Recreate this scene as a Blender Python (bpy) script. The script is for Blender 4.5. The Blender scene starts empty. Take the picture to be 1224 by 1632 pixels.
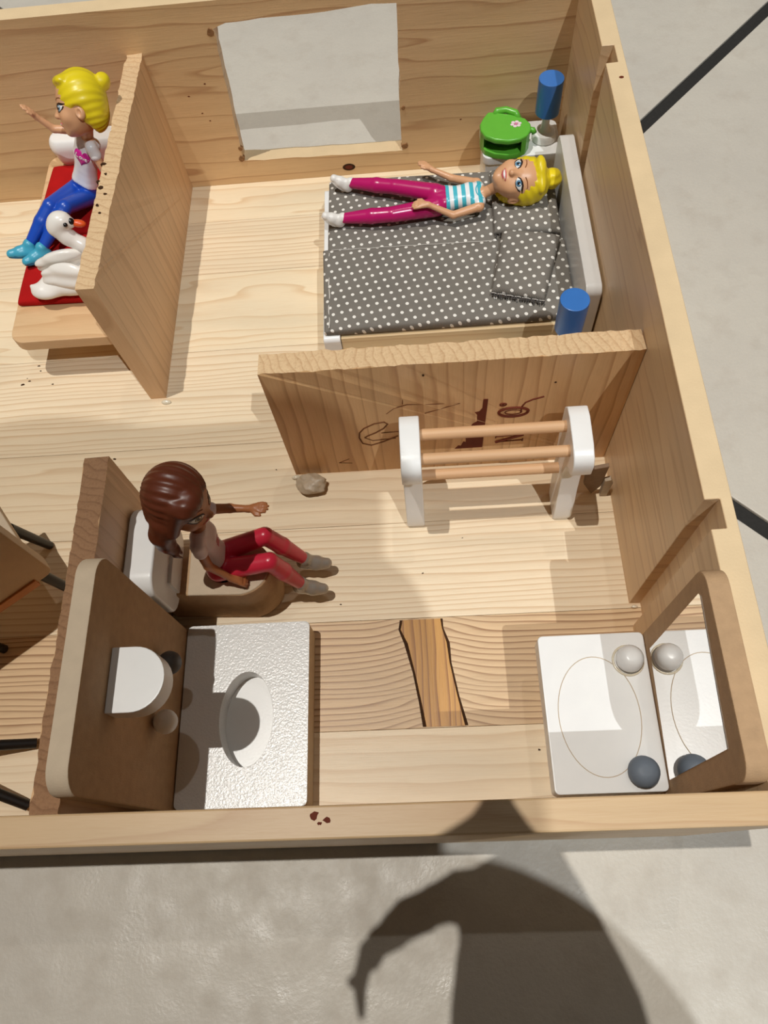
import bpy, bmesh, math, random
import numpy as np
from mathutils import Vector, Matrix
from mathutils.bvhtree import BVHTree

random.seed(4)
rng = np.random.default_rng(4)
C = bpy.context.scene.collection
SC = 0.0042            # metres per modelling unit (one unit is 4.2 mm: everything here is a toy)
R_ = math.radians
sc = bpy.context.scene

# ------------------------------------------------------------------ camera
cam = bpy.data.cameras.new('camera')
cam.sensor_fit = 'VERTICAL'
cam.sensor_height = 36.0
cam.lens = 1203.75 / 1632 * 36.0
cam.clip_start = 0.01
camo = bpy.data.objects.new('camera', cam)
C.objects.link(camo)
camo.location = (-18.006 * SC, -2.850 * SC, 67.548 * SC)
camo.rotation_euler = (R_(24.541), R_(4.176), R_(-1.540))
sc.camera = camo

# ------------------------------------------------------------------ light, world, exposure
vs = sc.view_settings
vs.view_transform = 'Standard'
vs.look = 'None'
vs.gamma = 1.0
vs.use_curve_mapping = False
vs.exposure = -0.22
w = bpy.data.worlds.new('room_air')
sc.world = w
w.use_nodes = True
w.node_tree.nodes['Background'].inputs[0].default_value = (1.0, 0.90, 0.78, 1)
w.node_tree.nodes['Background'].inputs[1].default_value = 0.06


def lamp(name, pos, power, radius, col):
    l = bpy.data.lights.new(name, 'POINT')
    l.energy = power
    l.shadow_soft_size = radius
    l.color = col
    o = bpy.data.objects.new(name, l)
    C.objects.link(o)
    o.location = [p * SC for p in pos]
    return o


WARM = (1.0, 0.968, 0.905)
COOL = (0.92, 0.97, 1.0)
lamp('ceiling_spot_west', (-118, 20, 560), 152, 0.009, WARM)
lamp('standing_lamp_front', (102, -182, 480), 96, 0.004, COOL)
lamp('ceiling_spot_north', (40, 150, 560), 14, 0.012, WARM)


# ------------------------------------------------------------------ materials
def lin(c):
    return tuple(((x / 255) / 12.92 if x / 255 <= 0.04045 else ((x / 255 + 0.055) / 1.055) ** 2.4) for x in c) + (1.0,)


class NT:
    def __init__(s, name):
        s.m = bpy.data.materials.new(name)
        s.m.use_nodes = True
        s.t = s.m.node_tree
        s.b = s.t.nodes['Principled BSDF']
        s._c = None

    def n(s, typ, **kw):
        nd = s.t.nodes.new(typ)
        for k, v in kw.items():
            setattr(nd, k, v)
        return nd

    def l(s, a, b):
        s.t.links.new(a, b)

    def coord(s, scale=(1, 1, 1), off=(0, 0, 0), rot=(0, 0, 0)):
        tc = s.n('ShaderNodeTexCoord')
        mp = s.n('ShaderNodeMapping')
        s.l(tc.outputs['Object'], mp.inputs[0])
        mp.inputs['Scale'].default_value = [k / SC for k in scale]
        mp.inputs['Location'].default_value = off
        mp.inputs['Rotation'].default_value = rot
        return mp.outputs[0]

    def noise(s, vec, scale, detail=3, rough=0.5):
        nd = s.n('ShaderNodeTexNoise')
        s.l(vec, nd.inputs['Vector'])
        nd.inputs['Scale'].default_value = scale
        nd.inputs['Detail'].default_value = detail
        nd.inputs['Roughness'].default_value = rough
        return nd.outputs['Fac']

    def math(s, op, a, b=None, c=None, clamp=False):
        nd = s.n('ShaderNodeMath', operation=op, use_clamp=clamp)
        for i, v in enumerate((a, b, c)):
            if v is None:
                continue
            if isinstance(v, (int, float)):
                nd.inputs[i].default_value = v
            else:
                s.l(v, nd.inputs[i])
        return nd.outputs[0]

    def ramp(s, fac, stops, interp='LINEAR'):
        nd = s.n('ShaderNodeValToRGB')
        nd.color_ramp.interpolation = interp
        e = nd.color_ramp.elements
        while len(e) < len(stops):
            e.new(0.5)
        for k, (p, c) in zip(e, stops):
            k.position = p
            k.color = c if len(c) == 4 else tuple(c) + (1,)
        s.l(fac, nd.inputs[0])
        return nd.outputs[0]

    def mix(s, fac, a, b, mode='MIX'):
        nd = s.n('ShaderNodeMixRGB', blend_type=mode)
        for i, v in enumerate((fac, a, b)):
            if isinstance(v, (int, float)):
                nd.inputs[i].default_value = v
            elif isinstance(v, tuple):
                nd.inputs[i].default_value = v
            else:
                s.l(v, nd.inputs[i])
        return nd.outputs[0]

    def sep(s, vec):
        nd = s.n('ShaderNodeSeparateXYZ')
        s.l(vec, nd.inputs[0])
        return nd.outputs

    def comb(s, x, y, z):
        nd = s.n('ShaderNodeCombineXYZ')
        for i, v in enumerate((x, y, z)):
            if isinstance(v, (int, float)):
                nd.inputs[i].default_value = v
            else:
                s.l(v, nd.inputs[i])
        return nd.outputs[0]

    def out(s, col, rough=0.5, spec=0.4, bump=None, bstr=0.1, bdist=0.3, coat=0.0, sss=0.0, metal=0.0):
        if isinstance(col, tuple):
            s.b.inputs['Base Color'].default_value = col
        else:
            s.l(col, s.b.inputs['Base Color'])
        if isinstance(rough, (int, float)):
            s.b.inputs['Roughness'].default_value = rough
        else:
            s.l(rough, s.b.inputs['Roughness'])
        s.b.inputs['Specular IOR Level'].default_value = spec
        s.b.inputs['Coat Weight'].default_value = coat
        s.b.inputs['Metallic'].default_value = metal
        if bump is not None:
            nd = s.n('ShaderNodeBump')
            nd.inputs['Strength'].default_value = bstr
            nd.inputs['Distance'].default_value = bdist * SC
            s.l(bump, nd.inputs['Height'])
            s.l(nd.outputs[0], s.b.inputs['Normal'])
        return s.m


def wood(name, grain='X', across='Y', base=(226, 190, 140), dark=(176, 122, 72), freq=0.9, wav=1.2, contrast=0.75, rough=0.42,
         seed=0.0, spec=0.4, sharp=0.62, knots=False, bend=None):
    """Pine: growth lines run along GRAIN, spaced FREQ per unit over ACROSS, wandering by WAV."""
    t = NT(name)
    v = t.coord(off=(seed * 3.1, seed * 7.7, seed * 1.3))
    x, y, z = t.sep(v)
    ax = {'X': x, 'Y': y, 'Z': z}
    g, a = ax[grain], ax[across]
    o = [k for k in 'XYZ' if k not in (grain, across)][0]
    warp = t.noise(t.comb(t.math('MULTIPLY', g, 0.05), t.math('MULTIPLY', a, 0.16), t.math('MULTIPLY', ax[o], 0.1)), 1.0, 2, 0.5)
    warp2 = t.noise(t.comb(t.math('MULTIPLY', g, 0.02), t.math('MULTIPLY', a, 0.5), 3.3 + seed), 1.0, 1, 0.5)
    ph = t.math('MULTIPLY', a, freq)
    ph = t.math('MULTIPLY_ADD', warp, wav * 2.2, ph)
    ph = t.math('MULTIPLY_ADD', warp2, 2.5, ph)
    ph = t.math('MULTIPLY_ADD', ax[o], 0.15, ph)
    if bend:
        g0, gw, amp = bend
        e = t.math('DIVIDE', t.math('SUBTRACT', t.math('SUBTRACT', g, seed * 3.1), g0), gw)
        ph = t.math('MULTIPLY_ADD', t.math('EXPONENT', t.math('MULTIPLY', t.math('MULTIPLY', e, e), -1.0)), amp, ph)
    fr = t.math('FRACT', ph)
    line = t.ramp(fr, [(0.0, (0, 0, 0)), (sharp, (0.22,) * 3), (0.93, (1,) * 3), (1.0, (0, 0, 0))])
    fib = t.noise(t.comb(t.math('MULTIPLY', g, 0.35), t.math('MULTIPLY', a, 7.0), t.math('MULTIPLY', ax[o], 7.0)), 1.0, 3, 0.6)
    big = t.noise(t.comb(t.math('MULTIPLY', g, 0.04), t.math('MULTIPLY', a, 0.25), seed + 9), 1.0, 2, 0.5)
    col = t.mix(t.math('MULTIPLY', line, contrast), lin(base), lin(dark))
    col = t.mix(t.math('MULTIPLY', t.math('SUBTRACT', big, 0.42, clamp=True), 1.3), col, lin(tuple(int(k * 0.86) for k in base)))
    col = t.mix(t.math('MULTIPLY', t.math('SUBTRACT', fib, 0.45, clamp=True), 0.6), col, lin(dark))
    if knots:
        vo = t.n('ShaderNodeTexVoronoi')
        vo.inputs['Scale'].default_value = 1.0
        t.l(t.comb(t.math('MULTIPLY', g, 0.045), t.math('MULTIPLY', a, 0.07), seed), vo.inputs['Vector'])
        kn = t.ramp(vo.outputs['Distance'], [(0.0, (1,) * 3), (0.03, (0.75,) * 3), (0.05, (0,) * 3)])
        col = t.mix(kn, col, lin((110, 62, 30)))
    return t.out(col, rough, spec, t.math('ADD', t.math('MULTIPLY', fr, 0.4), fib), 0.12, 0.15)


def end_grain(name, across='Y', base=(222, 190, 148), dark=(176, 132, 92), freq=1.3, seed=0.0):
    t = NT(name)
    v = t.coord(off=(seed, seed * 2, 0))
    x, y, z = t.sep(v)
    a, b = (y, x) if across == 'Y' else (x, y)
    wob = t.noise(v, 0.28, 2)
    ph = t.math('MULTIPLY_ADD', b, 0.45, t.math('MULTIPLY_ADD', wob, 3.0, t.math('MULTIPLY', a, freq)))
    fr = t.math('FRACT', ph)
    line = t.ramp(fr, [(0, (0.1,) * 3), (0.7, (0.25,) * 3), (0.95, (0.9,) * 3), (1, (0.1,) * 3)])
    pit = t.noise(v, 5.0, 3)
    col = t.mix(t.math('MULTIPLY', line, 0.6), lin(base), lin(dark))
    col = t.mix(t.math('MULTIPLY', t.math('SUBTRACT', pit, 0.5, clamp=True), 1.5), col, lin(dark))
    return t.out(col, 0.75, 0.25, t.math('ADD', pit, t.math('MULTIPLY', fr, 0.4)), 0.5, 0.3)


def plain(name, rgb, rough=0.45, spec=0.4, var=0.06, vscale=0.6, bump=0.0, bscale=4.0, coat=0.0, metal=0.0):
    t = NT(name)
    v = t.coord()
    n = t.noise(v, vscale, 3)
    lo = tuple(int(k * (1 - var)) for k in rgb)
    col = t.mix(n, lin(lo), lin(rgb))
    b = t.noise(v, bscale, 2) if bump else None
    return t.out(col, rough, spec, b, bump, 0.1, coat, metal=metal)


def dots(name, rgb=(132, 126, 118), dot=(236, 232, 224), pitch=1.42, r=0.125, rot=0.5):
    t = NT(name)
    v = t.coord(rot=(0, 0, rot))
    x, y, z = t.sep(v)
    u = t.math('DIVIDE', x, pitch)
    q = t.math('DIVIDE', t.math('ADD', y, t.math('MULTIPLY', z, 0.6)), pitch * 0.86)

    def disc(du, dq):
        a = t.math('SUBTRACT', t.math('FRACT', t.math('ADD', u, du)), 0.5)
        b = t.math('SUBTRACT', t.math('FRACT', t.math('ADD', q, dq)), 0.5)
        a2 = t.math('MULTIPLY', a, a)
        b2 = t.math('MULTIPLY', t.math('MULTIPLY', b, b), 0.74)
        return t.math('LESS_THAN', t.math('ADD', a2, b2), r * r)
    d = t.math('MAXIMUM', disc(0, 0), disc(0.5, 0.5))
    tc = t.coord(scale=(1, 1, 1), rot=(0, 0, 0.02))
    xx, yy, zz = t.sep(tc)
    wv = t.math('MULTIPLY', t.math('SINE', t.math('MULTIPLY', xx, 38)), t.math('SINE', t.math('MULTIPLY', yy, 38)))
    n = t.noise(v, 0.5, 3)
    col = t.mix(n, lin(tuple(int(k * 0.86) for k in rgb)), lin(rgb))
    col = t.mix(d, col, lin(dot))
    return t.out(col, 0.92, 0.1, t.math('ADD', wv, t.math('MULTIPLY', n, 4)), 0.25, 0.12)


def cloth(name, rgb):
    t = NT(name)
    v = t.coord()
    x, y, z = t.sep(v)
    wv = t.math('MULTIPLY', t.math('SINE', t.math('MULTIPLY', x, 32)), t.math('SINE', t.math('MULTIPLY', y, 32)))
    n = t.noise(v, 0.6, 3)
    col = t.mix(n, lin(tuple(int(k * 0.8) for k in rgb)), lin(rgb))
    return t.out(col, 0.9, 0.12, t.math('ADD', wv, t.math('MULTIPLY', n, 3)), 0.25, 0.12)


def stripes(name, d, a=(236, 238, 240), b=(70, 182, 200), pitch=0.72, off=0.0):
    t = NT(name)
    v = t.coord()
    x, y, z = t.sep(v)
    ph = t.math('ADD', t.math('ADD', t.math('MULTIPLY', x, d[0] / pitch), t.math('MULTIPLY', y, d[1] / pitch)), t.math('MULTIPLY_ADD', z, d[2] / pitch, off))
    f = t.math('GREATER_THAN', t.math('FRACT', ph), 0.5)
    return t.out(t.mix(f, lin(a), lin(b)), 0.3, 0.5)


def tile_mat():
    t = NT('stone_tile')
    v = t.coord()
    n1 = t.noise(v, 0.035, 4, 0.6)
    n2 = t.noise(v, 0.35, 4, 0.6)
    n3 = t.noise(v, 3.0, 3, 0.6)
    col = t.mix(t.ramp(n1, [(0.35, (0,) * 3), (0.7, (1,) * 3)]), lin((196, 189, 178)), lin((208, 201, 188)))
    col = t.mix(t.math('MULTIPLY', t.ramp(n2, [(0.5, (0,) * 3), (0.75, (1,) * 3)]), 0.35), col, lin((172, 160, 146)))
    col = t.mix(t.math('MULTIPLY', n3, 0.22), col, lin((176, 166, 152)))
    rg = t.ramp(n2, [(0.3, (0.3,) * 3), (0.7, (0.6,) * 3)])
    return t.out(col, rg, 0.3, t.math('ADD', t.math('MULTIPLY', t.noise(v, 0.16, 2), 8), n3), 0.14, 0.35)


M = {}
M['tile'] = tile_mat()
M['grout'] = plain('dark_grout', (52, 50, 48), 0.85, 0.2, 0.2, 2.0, 0.4, 6)
PALE = (233, 205, 160)
M['plank0'] = wood('pine_plank_fine', 'X', 'Y', (236, 217, 186), (200, 164, 122), 1.5, 0.7, 0.7, seed=1)
M['plank1'] = wood('pine_plank_striped', 'X', 'Y', (224, 192, 150), (140, 96, 58), 1.75, 1.0, 0.95, seed=2, bend=(27.9, 3.6, -1.9))
M['plank2'] = wood('pine_plank_plain', 'X', 'Y', (236, 216, 184), (204, 168, 126), 0.95, 1.0, 0.55, seed=5)
M['plank3'] = wood('pine_plank_wavy', 'X', 'Y', (238, 220, 188), (210, 172, 126), 0.5, 2.0, 0.6, seed=8)
M['wall_x'] = wood('pine_back_board', 'X', 'Z', (228, 192, 144), (180, 130, 88), 0.36, 1.1, 0.75, seed=3, sharp=0.75)
M['wall_y'] = wood('pine_side_board', 'Y', 'Z', (228, 196, 154), (190, 148, 106), 0.42, 0.9, 0.6, seed=6, sharp=0.75)
M['front'] = wood('pine_front_board', 'X', 'Y', (212, 180, 138), (184, 140, 98), 0.5, 1.5, 0.5, seed=9)
M['part_z'] = wood('pine_upright_grain', 'Z', 'X', (228, 184, 132), (176, 122, 76), 0.75, 0.7, 0.7, seed=4, sharp=0.7)
M['part_zy'] = wood('pine_upright_grain_side', 'Z', 'Y', (222, 182, 138), (182, 136, 94), 0.7, 0.7, 0.55, seed=7, sharp=0.7)
M['rim'] = plain('sawn_pine_edge', (234, 206, 164), 0.6, 0.3, 0.1, 0.35, 0.25, 6)
M['end'] = end_grain('pine_end_grain', 'Y', seed=1)
M['end_x'] = end_grain('pine_end_grain_long', 'X', seed=4)
M['bench'] = wood('pale_bench_wood', 'X', 'Y', (222, 186, 142), (190, 142, 96), 0.5, 1.4, 0.5, seed=11)
M['dowel'] = wood('beech_dowel', 'X', 'Y', (214, 172, 130), (196, 146, 104), 2.2, 0.4, 0.3, seed=12, rough=0.55)
M['rail'] = wood('pale_bed_rail', 'X', 'Z', (232, 210, 168), (190, 146, 96), 0.9, 0.5, 0.55, seed=13)
M['fibre'] = plain('raw_fibreboard', (196, 160, 122), 0.75, 0.25, 0.14, 1.4, 0.3, 9)
M['fibre_pale'] = plain('pale_fibreboard', (206, 186, 160), 0.7, 0.3, 0.08, 1.0, 0.2, 9)
M['white'] = plain('white_gloss_paint', (236, 235, 232), 0.32, 0.5, 0.03, 0.6, 0.05, 5)
M['white_rough'] = plain('white_sprayed_paint', (226, 225, 222), 0.28, 0.6, 0.03, 0.6, 0.30, 5.5)
M['white_plastic'] = plain('white_plastic', (238, 236, 232), 0.22, 0.5, 0.02, 0.5)
M['swan'] = plain('swan_plastic', (238, 232, 224), 0.25, 0.5, 0.03, 0.6)
M['blue'] = plain('blue_lacquer', (58, 116, 190), 0.3, 0.5, 0.06, 0.8)
M['green'] = plain('green_plastic', (98, 182, 58), 0.28, 0.5, 0.05, 0.8)
M['green_in'] = plain('green_plastic_inside', (40, 104, 34), 0.4, 0.4, 0.05, 0.8)
M['pink'] = plain('pink_print', (214, 122, 160), 0.4, 0.4)
M['palepink'] = plain('pale_pink_print', (240, 214, 224), 0.4, 0.4)
M['red'] = cloth('red_cotton', (192, 26, 26))
M['dots'] = dots('polka_cotton')
M['thread'] = plain('white_thread', (214, 208, 200), 0.9, 0.1)
M['seam'] = plain('dark_seam', (74, 70, 68), 0.9, 0.1)
M['slate'] = plain('slate_blue_paint', (112, 122, 134), 0.5, 0.3, 0.06, 1)
M['darkgrey'] = plain('dark_grey_paint', (86, 84, 82), 0.5, 0.3, 0.06, 1)
M['mirror'] = NT('mirror_glass').out((0.9, 0.9, 0.9, 1), 0.015, 0.5, metal=1.0)
M['ink'] = plain('burnt_brown_print', (112, 48, 28), 0.7, 0.2, 0.15, 2)
M['pen'] = plain('brown_pen', (112, 66, 36), 0.7, 0.2, 0.1, 2)
M['black'] = plain('black_lacquer', (20, 17, 15), 0.4, 0.4)
M['orange_wood'] = wood('orange_wood', 'X', 'Z', (190, 122, 58), (150, 86, 34), 0.6, 1, 0.5, seed=15)
M['stone'] = plain('pale_crumpled', (196, 176, 150), 0.45, 0.5, 0.25, 1.6, 0.6, 2.5)
M['knot'] = wood('amber_knot', 'Y', 'X', (206, 152, 78), (128, 76, 34), 1.5, 2.2, 0.9, seed=21)
M['bark'] = plain('dark_bark', (74, 46, 24), 0.85, 0.2, 0.4, 3, 0.6, 5)
M['splint'] = plain('torn_pine', (176, 128, 84), 0.8, 0.2, 0.4, 3, 0.5, 5)
M['end_shaded'] = end_grain('shaded_end_grain', 'Y', (158, 120, 88), (112, 78, 54), 1.3, 7)  # shade on this partition's top is painted in as a darker brown
M['shard'] = plain('grey_brown_shard', (150, 124, 100), 0.6, 0.3, 0.2, 1.5, 0.3, 3)
M['glue'] = plain('clear_glue', (226, 214, 190), 0.15, 0.6, 0.05, 2, 0.5, 4)
M['skin_l'] = plain('doll_skin_light', (222, 168, 126), 0.36, 0.5, 0.05, 0.5)
M['skin_d'] = plain('doll_skin_brown', (172, 108, 66), 0.4, 0.45, 0.05, 0.5)
M['hair_y'] = plain('yellow_hair', (238, 214, 34), 0.35, 0.45, 0.1, 0.5)
M['hair_b'] = plain('brown_hair', (104, 50, 30), 0.38, 0.4, 0.15, 0.6)
M['pants_m'] = plain('magenta_leggings', (190, 26, 104), 0.25, 0.55, 0.06, 0.5)
M['pants_b'] = plain('blue_trousers', (28, 78, 186), 0.3, 0.5, 0.06, 0.5)
M['pants_r'] = plain('coral_leggings', (206, 42, 66), 0.3, 0.5, 0.06, 0.5)
M['shirt_w'] = plain('white_tee', (240, 240, 240), 0.3, 0.5, 0.02, 0.5)
M['shirt_p'] = plain('pale_printed_tee', (226, 206, 208), 0.4, 0.4, 0.05, 0.5)
M['shoe_w'] = plain('white_shoe', (238, 234, 228), 0.35, 0.5, 0.04, 0.6)
M['shoe_t'] = plain('turquoise_shoe', (70, 168, 196), 0.35, 0.5, 0.06, 0.6)
M['sole_t'] = plain('teal_sole', (40, 98, 124), 0.45, 0.4, 0.06, 0.6)
M['shoe_s'] = plain('silver_shoe', (168, 158, 146), 0.26, 0.8, 0.08, 0.6, metal=0.4)
M['magenta'] = plain('magenta_print', (214, 40, 150), 0.4, 0.4)
M['eye_w'] = plain('eye_white', (240, 240, 238), 0.3, 0.5)
M['iris'] = plain('iris_blue', (92, 140, 172), 0.3, 0.5)
M['iris_g'] = plain('iris_gold', (150, 120, 60), 0.3, 0.5)
M['pupil'] = plain('pupil_black', (18, 16, 18), 0.3, 0.5)
M['lash'] = plain('lash_brown', (44, 28, 24), 0.4, 0.4)
M['brow'] = plain('brow_brown', (140, 86, 50), 0.5, 0.3)
M['lip'] = plain('lip_pink', (214, 96, 104), 0.35, 0.5)
M['teeth'] = plain('teeth_white', (246, 242, 238), 0.3, 0.5)
M['orange'] = plain('orange_beak', (226, 88, 36), 0.35, 0.5)
M['teal_line'] = plain('turquoise_trim', (70, 182, 200), 0.3, 0.5)
M['phone'] = plain('phone_black', (24, 24, 28), 0.2, 0.5)

# ------------------------------------------------------------------ building helpers (all in modelling units, world placed)
ORG = {}


LIFT = {'bed', 'washbasin', 'vanity', 'bench', 'chair', 'stool', 'toilet', 'towel_rack', 'nightstand', 'shard'}


def thing(name, label, cat, loc, group=None):
    o = bpy.data.objects.new(name, None)
    C.objects.link(o)
    o.empty_display_size = 0.005
    o.location = [loc[0] * SC, loc[1] * SC, (loc[2] + (0.03 if name in LIFT else 0)) * SC]
    o['label'] = label
    o['category'] = cat
    if group:
        o['group'] = group
    ORG[o.name] = np.array(loc, float)
    return o


def obj(name, g, mat, parent=None, smooth=False, pick=None, label=None):
    """One mesh object from g = (verts, faces); mat may be a list with pick(normal, centre) -> index."""
    V, F = g
    V = np.asarray(V, float)
    if parent is not None:
        org = ORG[parent.name]
    else:
        lo, hi = V.min(0), V.max(0)
        org = np.array([(lo[0] + hi[0]) / 2, (lo[1] + hi[1]) / 2, lo[2]])
    me = bpy.data.meshes.new(name)
    me.from_pydata(((V - org) * SC).tolist(), [], [tuple(int(i) for i in f) for f in F] if not isinstance(F, np.ndarray) else F.tolist())
    me.update()
    mats = mat if isinstance(mat, (list, tuple)) else [mat]
    for m in mats:
        me.materials.append(m)
    if pick:
        for p in me.polygons:
            p.material_index = pick(p.normal, np.array(p.center) / SC + org)
    weigh = False
    if smooth is True:
        me.polygons.foreach_set('use_smooth', [True] * len(me.polygons))
    elif smooth:
        me.polygons.foreach_set('use_smooth', [True] * len(me.polygons))
        me.set_sharp_from_angle(angle=R_(smooth))
        weigh = True
    o = bpy.data.objects.new(name, me)
    C.objects.link(o)
    if parent is not None:
        o.parent = parent
    else:
        o.location = org * SC
    if label:
        o['label'] = label
    if weigh:
        wn = o.modifiers.new('even_normals', 'WEIGHTED_NORMAL')
        wn.keep_sharp = True
    ORG[o.name] = org
    return o


def solo(name, g, mat, label, cat, group=None, **kw):
    o = obj(name, g, mat, None, **kw)
    o['label'] = label
    o['category'] = cat
    if group:
        o['group'] = group
    return o


def dup(root, loc, label=None, group=None):
    r = root.copy()
    C.objects.link(r)
    r.location = [k * SC for k in loc]
    if label:
        r['label'] = label
    if group:
        r['group'] = group
    for ch in list(root.children):
        c = ch.copy()
        C.objects.link(c)
        c.parent = r
        for g in list(ch.children):
            d = g.copy()
            C.objects.link(d)
            d.parent = c
    return r


def from_bm(bm):
    bmesh.ops.recalc_face_normals(bm, faces=bm.faces[:])
    bm.verts.index_update()
    V = np.array([v.co[:] for v in bm.verts])
    F = [[v.index for v in f.verts] for f in bm.faces]
    bm.free()
    return V, F


def bev(bm, w, seg=2, ang=30):
    if w <= 0:
        return
    es = [e for e in bm.edges if len(e.link_faces) == 2 and e.calc_face_angle(0) > R_(ang)]
    bmesh.ops.bevel(bm, geom=es, offset=w, segments=seg, affect='EDGES', profile=0.5, clamp_overlap=True)


def box(x0, x1, y0, y1, z0, z1, b=0.08, seg=2):
    bm = bmesh.new()
    r = bmesh.ops.create_cube(bm, size=1)
    for v in r['verts']:
        v.co = Vector(((x0 + x1) / 2 + v.co.x * (x1 - x0), (y0 + y1) / 2 + v.co.y * (y1 - y0), (z0 + z1) / 2 + v.co.z * (z1 - z0)))
    bev(bm, b, seg)
    return from_bm(bm)


def prism(poly, axis, a, b, bv=0.06, seg=2, ang=30, holes=()):
    """Extrude a 2-D outline along axis between a and b (x: poly is (y,z); y: (x,z); z: (x,y)); holes are inner outlines."""
    bm = bmesh.new()
    put = {'x': lambda p, q, h: (h, p, q), 'y': lambda p, q, h: (p, h, q), 'z': lambda p, q, h: (p, q, h)}[axis]

    def ring(pl):
        vs_ = [bm.verts.new(put(p[0], p[1], a)) for p in pl]
        return vs_, [bm.edges.new((vs_[i], vs_[(i + 1) % len(vs_)])) for i in range(len(vs_))]
    if holes:
        es = ring(poly)[1]
        for h in holes:
            es += ring(h)[1]
        bmesh.ops.triangle_fill(bm, edges=es, use_beauty=True)
        fs = bm.faces[:]
    else:
        fs = [bm.faces.new(ring(poly)[0])]
    ex = bmesh.ops.extrude_face_region(bm, geom=fs)
    nv = [e for e in ex['geom'] if isinstance(e, bmesh.types.BMVert)]
    d = put(0, 0, b - a)
    bmesh.ops.translate(bm, verts=nv, vec=d)
    bmesh.ops.recalc_face_normals(bm, faces=bm.faces[:])
    bev(bm, bv, seg, ang)
    return from_bm(bm)


def rrect(x0, x1, y0, y1, r, n=6, corners=(1, 1, 1, 1)):
    """Rounded rectangle outline; corners in order (x1y1, x0y1, x0y0, x1y0)."""
    out = []
    for (cx, cy, a0, k) in ((x1 - r, y1 - r, 0, 0), (x0 + r, y1 - r, 90, 1), (x0 + r, y0 + r, 180, 2), (x1 - r, y0 + r, 270, 3)):
        if corners[k]:
            out += [(cx + r * math.cos(R_(a0 + 90 * i / n)), cy + r * math.sin(R_(a0 + 90 * i / n))) for i in range(n + 1)]
        else:
            out.append(((x1, y1), (x0, y1), (x0, y0), (x1, y0))[k])
    return out


def ellipse(cx, cy, rx, ry, n=40):
    return [(cx + rx * math.cos(2 * math.pi * i / n), cy + ry * math.sin(2 * math.pi * i / n)) for i in range(n)]


def lathe(prof, c, n=32):
    V, F = [], []
    for (r, z) in prof:
        for i in range(n):
            a = 2 * math.pi * i / n
            V.append((c[0] + r * math.cos(a), c[1] + r * math.sin(a), c[2] + z))
    for k in range(len(prof) - 1):
        for i in range(n):
            j = (i + 1) % n
            F.append((k * n + i, k * n + j, (k + 1) * n + j, (k + 1) * n + i))
    F.append(tuple(range(n - 1, -1, -1)))
    F.append(tuple((len(prof) - 1) * n + i for i in range(n)))
    return np.array(V), F


def tube(pts, r, n=8, closed=False):
    P = [Vector(p) for p in pts]
    m = len(P)
    rs = r if isinstance(r, (list, tuple)) else [r] * m
    V, F = [], []
    up = None
    for i in range(m):
        t = (P[(i + 1) % m] - P[i - 1]) if closed else (P[min(i + 1, m - 1)] - P[max(i - 1, 0)])
        t.normalize()
        if up is None:
            up = Vector((0, 0, 1)) if abs(t.z) < 0.9 else Vector((1, 0, 0))
        u = (up - t * up.dot(t)).normalized()
        up = u
        q = t.cross(u)
        for k in range(n):
            a = 2 * math.pi * k / n
            V.append(P[i] + (u * math.cos(a) + q * math.sin(a)) * rs[i])
    for i in range(m if closed else m - 1):
        j = (i + 1) % m
        for k in range(n):
            l = (k + 1) % n
            F.append((i * n + k, i * n + l, j * n + l, j * n + k))
    if not closed:
        F.append(tuple(range(n - 1, -1, -1)))
        F.append(tuple((m - 1) * n + k for k in range(n)))
    return np.array([v[:] for v in V]), F


def join(*gs):
    V, F, o = [], [], 0
    for v, f in gs:
        V.append(np.asarray(v))
        F += [tuple(int(i) + o for i in q) for q in f]
        o += len(v)
    return np.vstack(V), F


def xform(g, M4):
    V = np.asarray(g[0])
    A = np.array(M4)
    return V @ A[:3, :3].T + A[:3, 3], g[1]


def ball(c, r, n=20, m=12, sq=(1, 1, 1)):
    V, F = [], []
    for i in range(m + 1):
        th = math.pi * (i + 0.001) / (m + 0.002)
        for k in range(n):
            a = 2 * math.pi * k / n
            V.append((c[0] + r * sq[0] * math.sin(th) * math.cos(a), c[1] + r * sq[1] * math.sin(th) * math.sin(a), c[2] + r * sq[2] * math.cos(th)))
    for i in range(m):
        for k in range(n):
            l = (k + 1) % n
            F.append((i * n + k, (i + 1) * n + k, (i + 1) * n + l, i * n + l))
    return np.array(V), F


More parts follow.
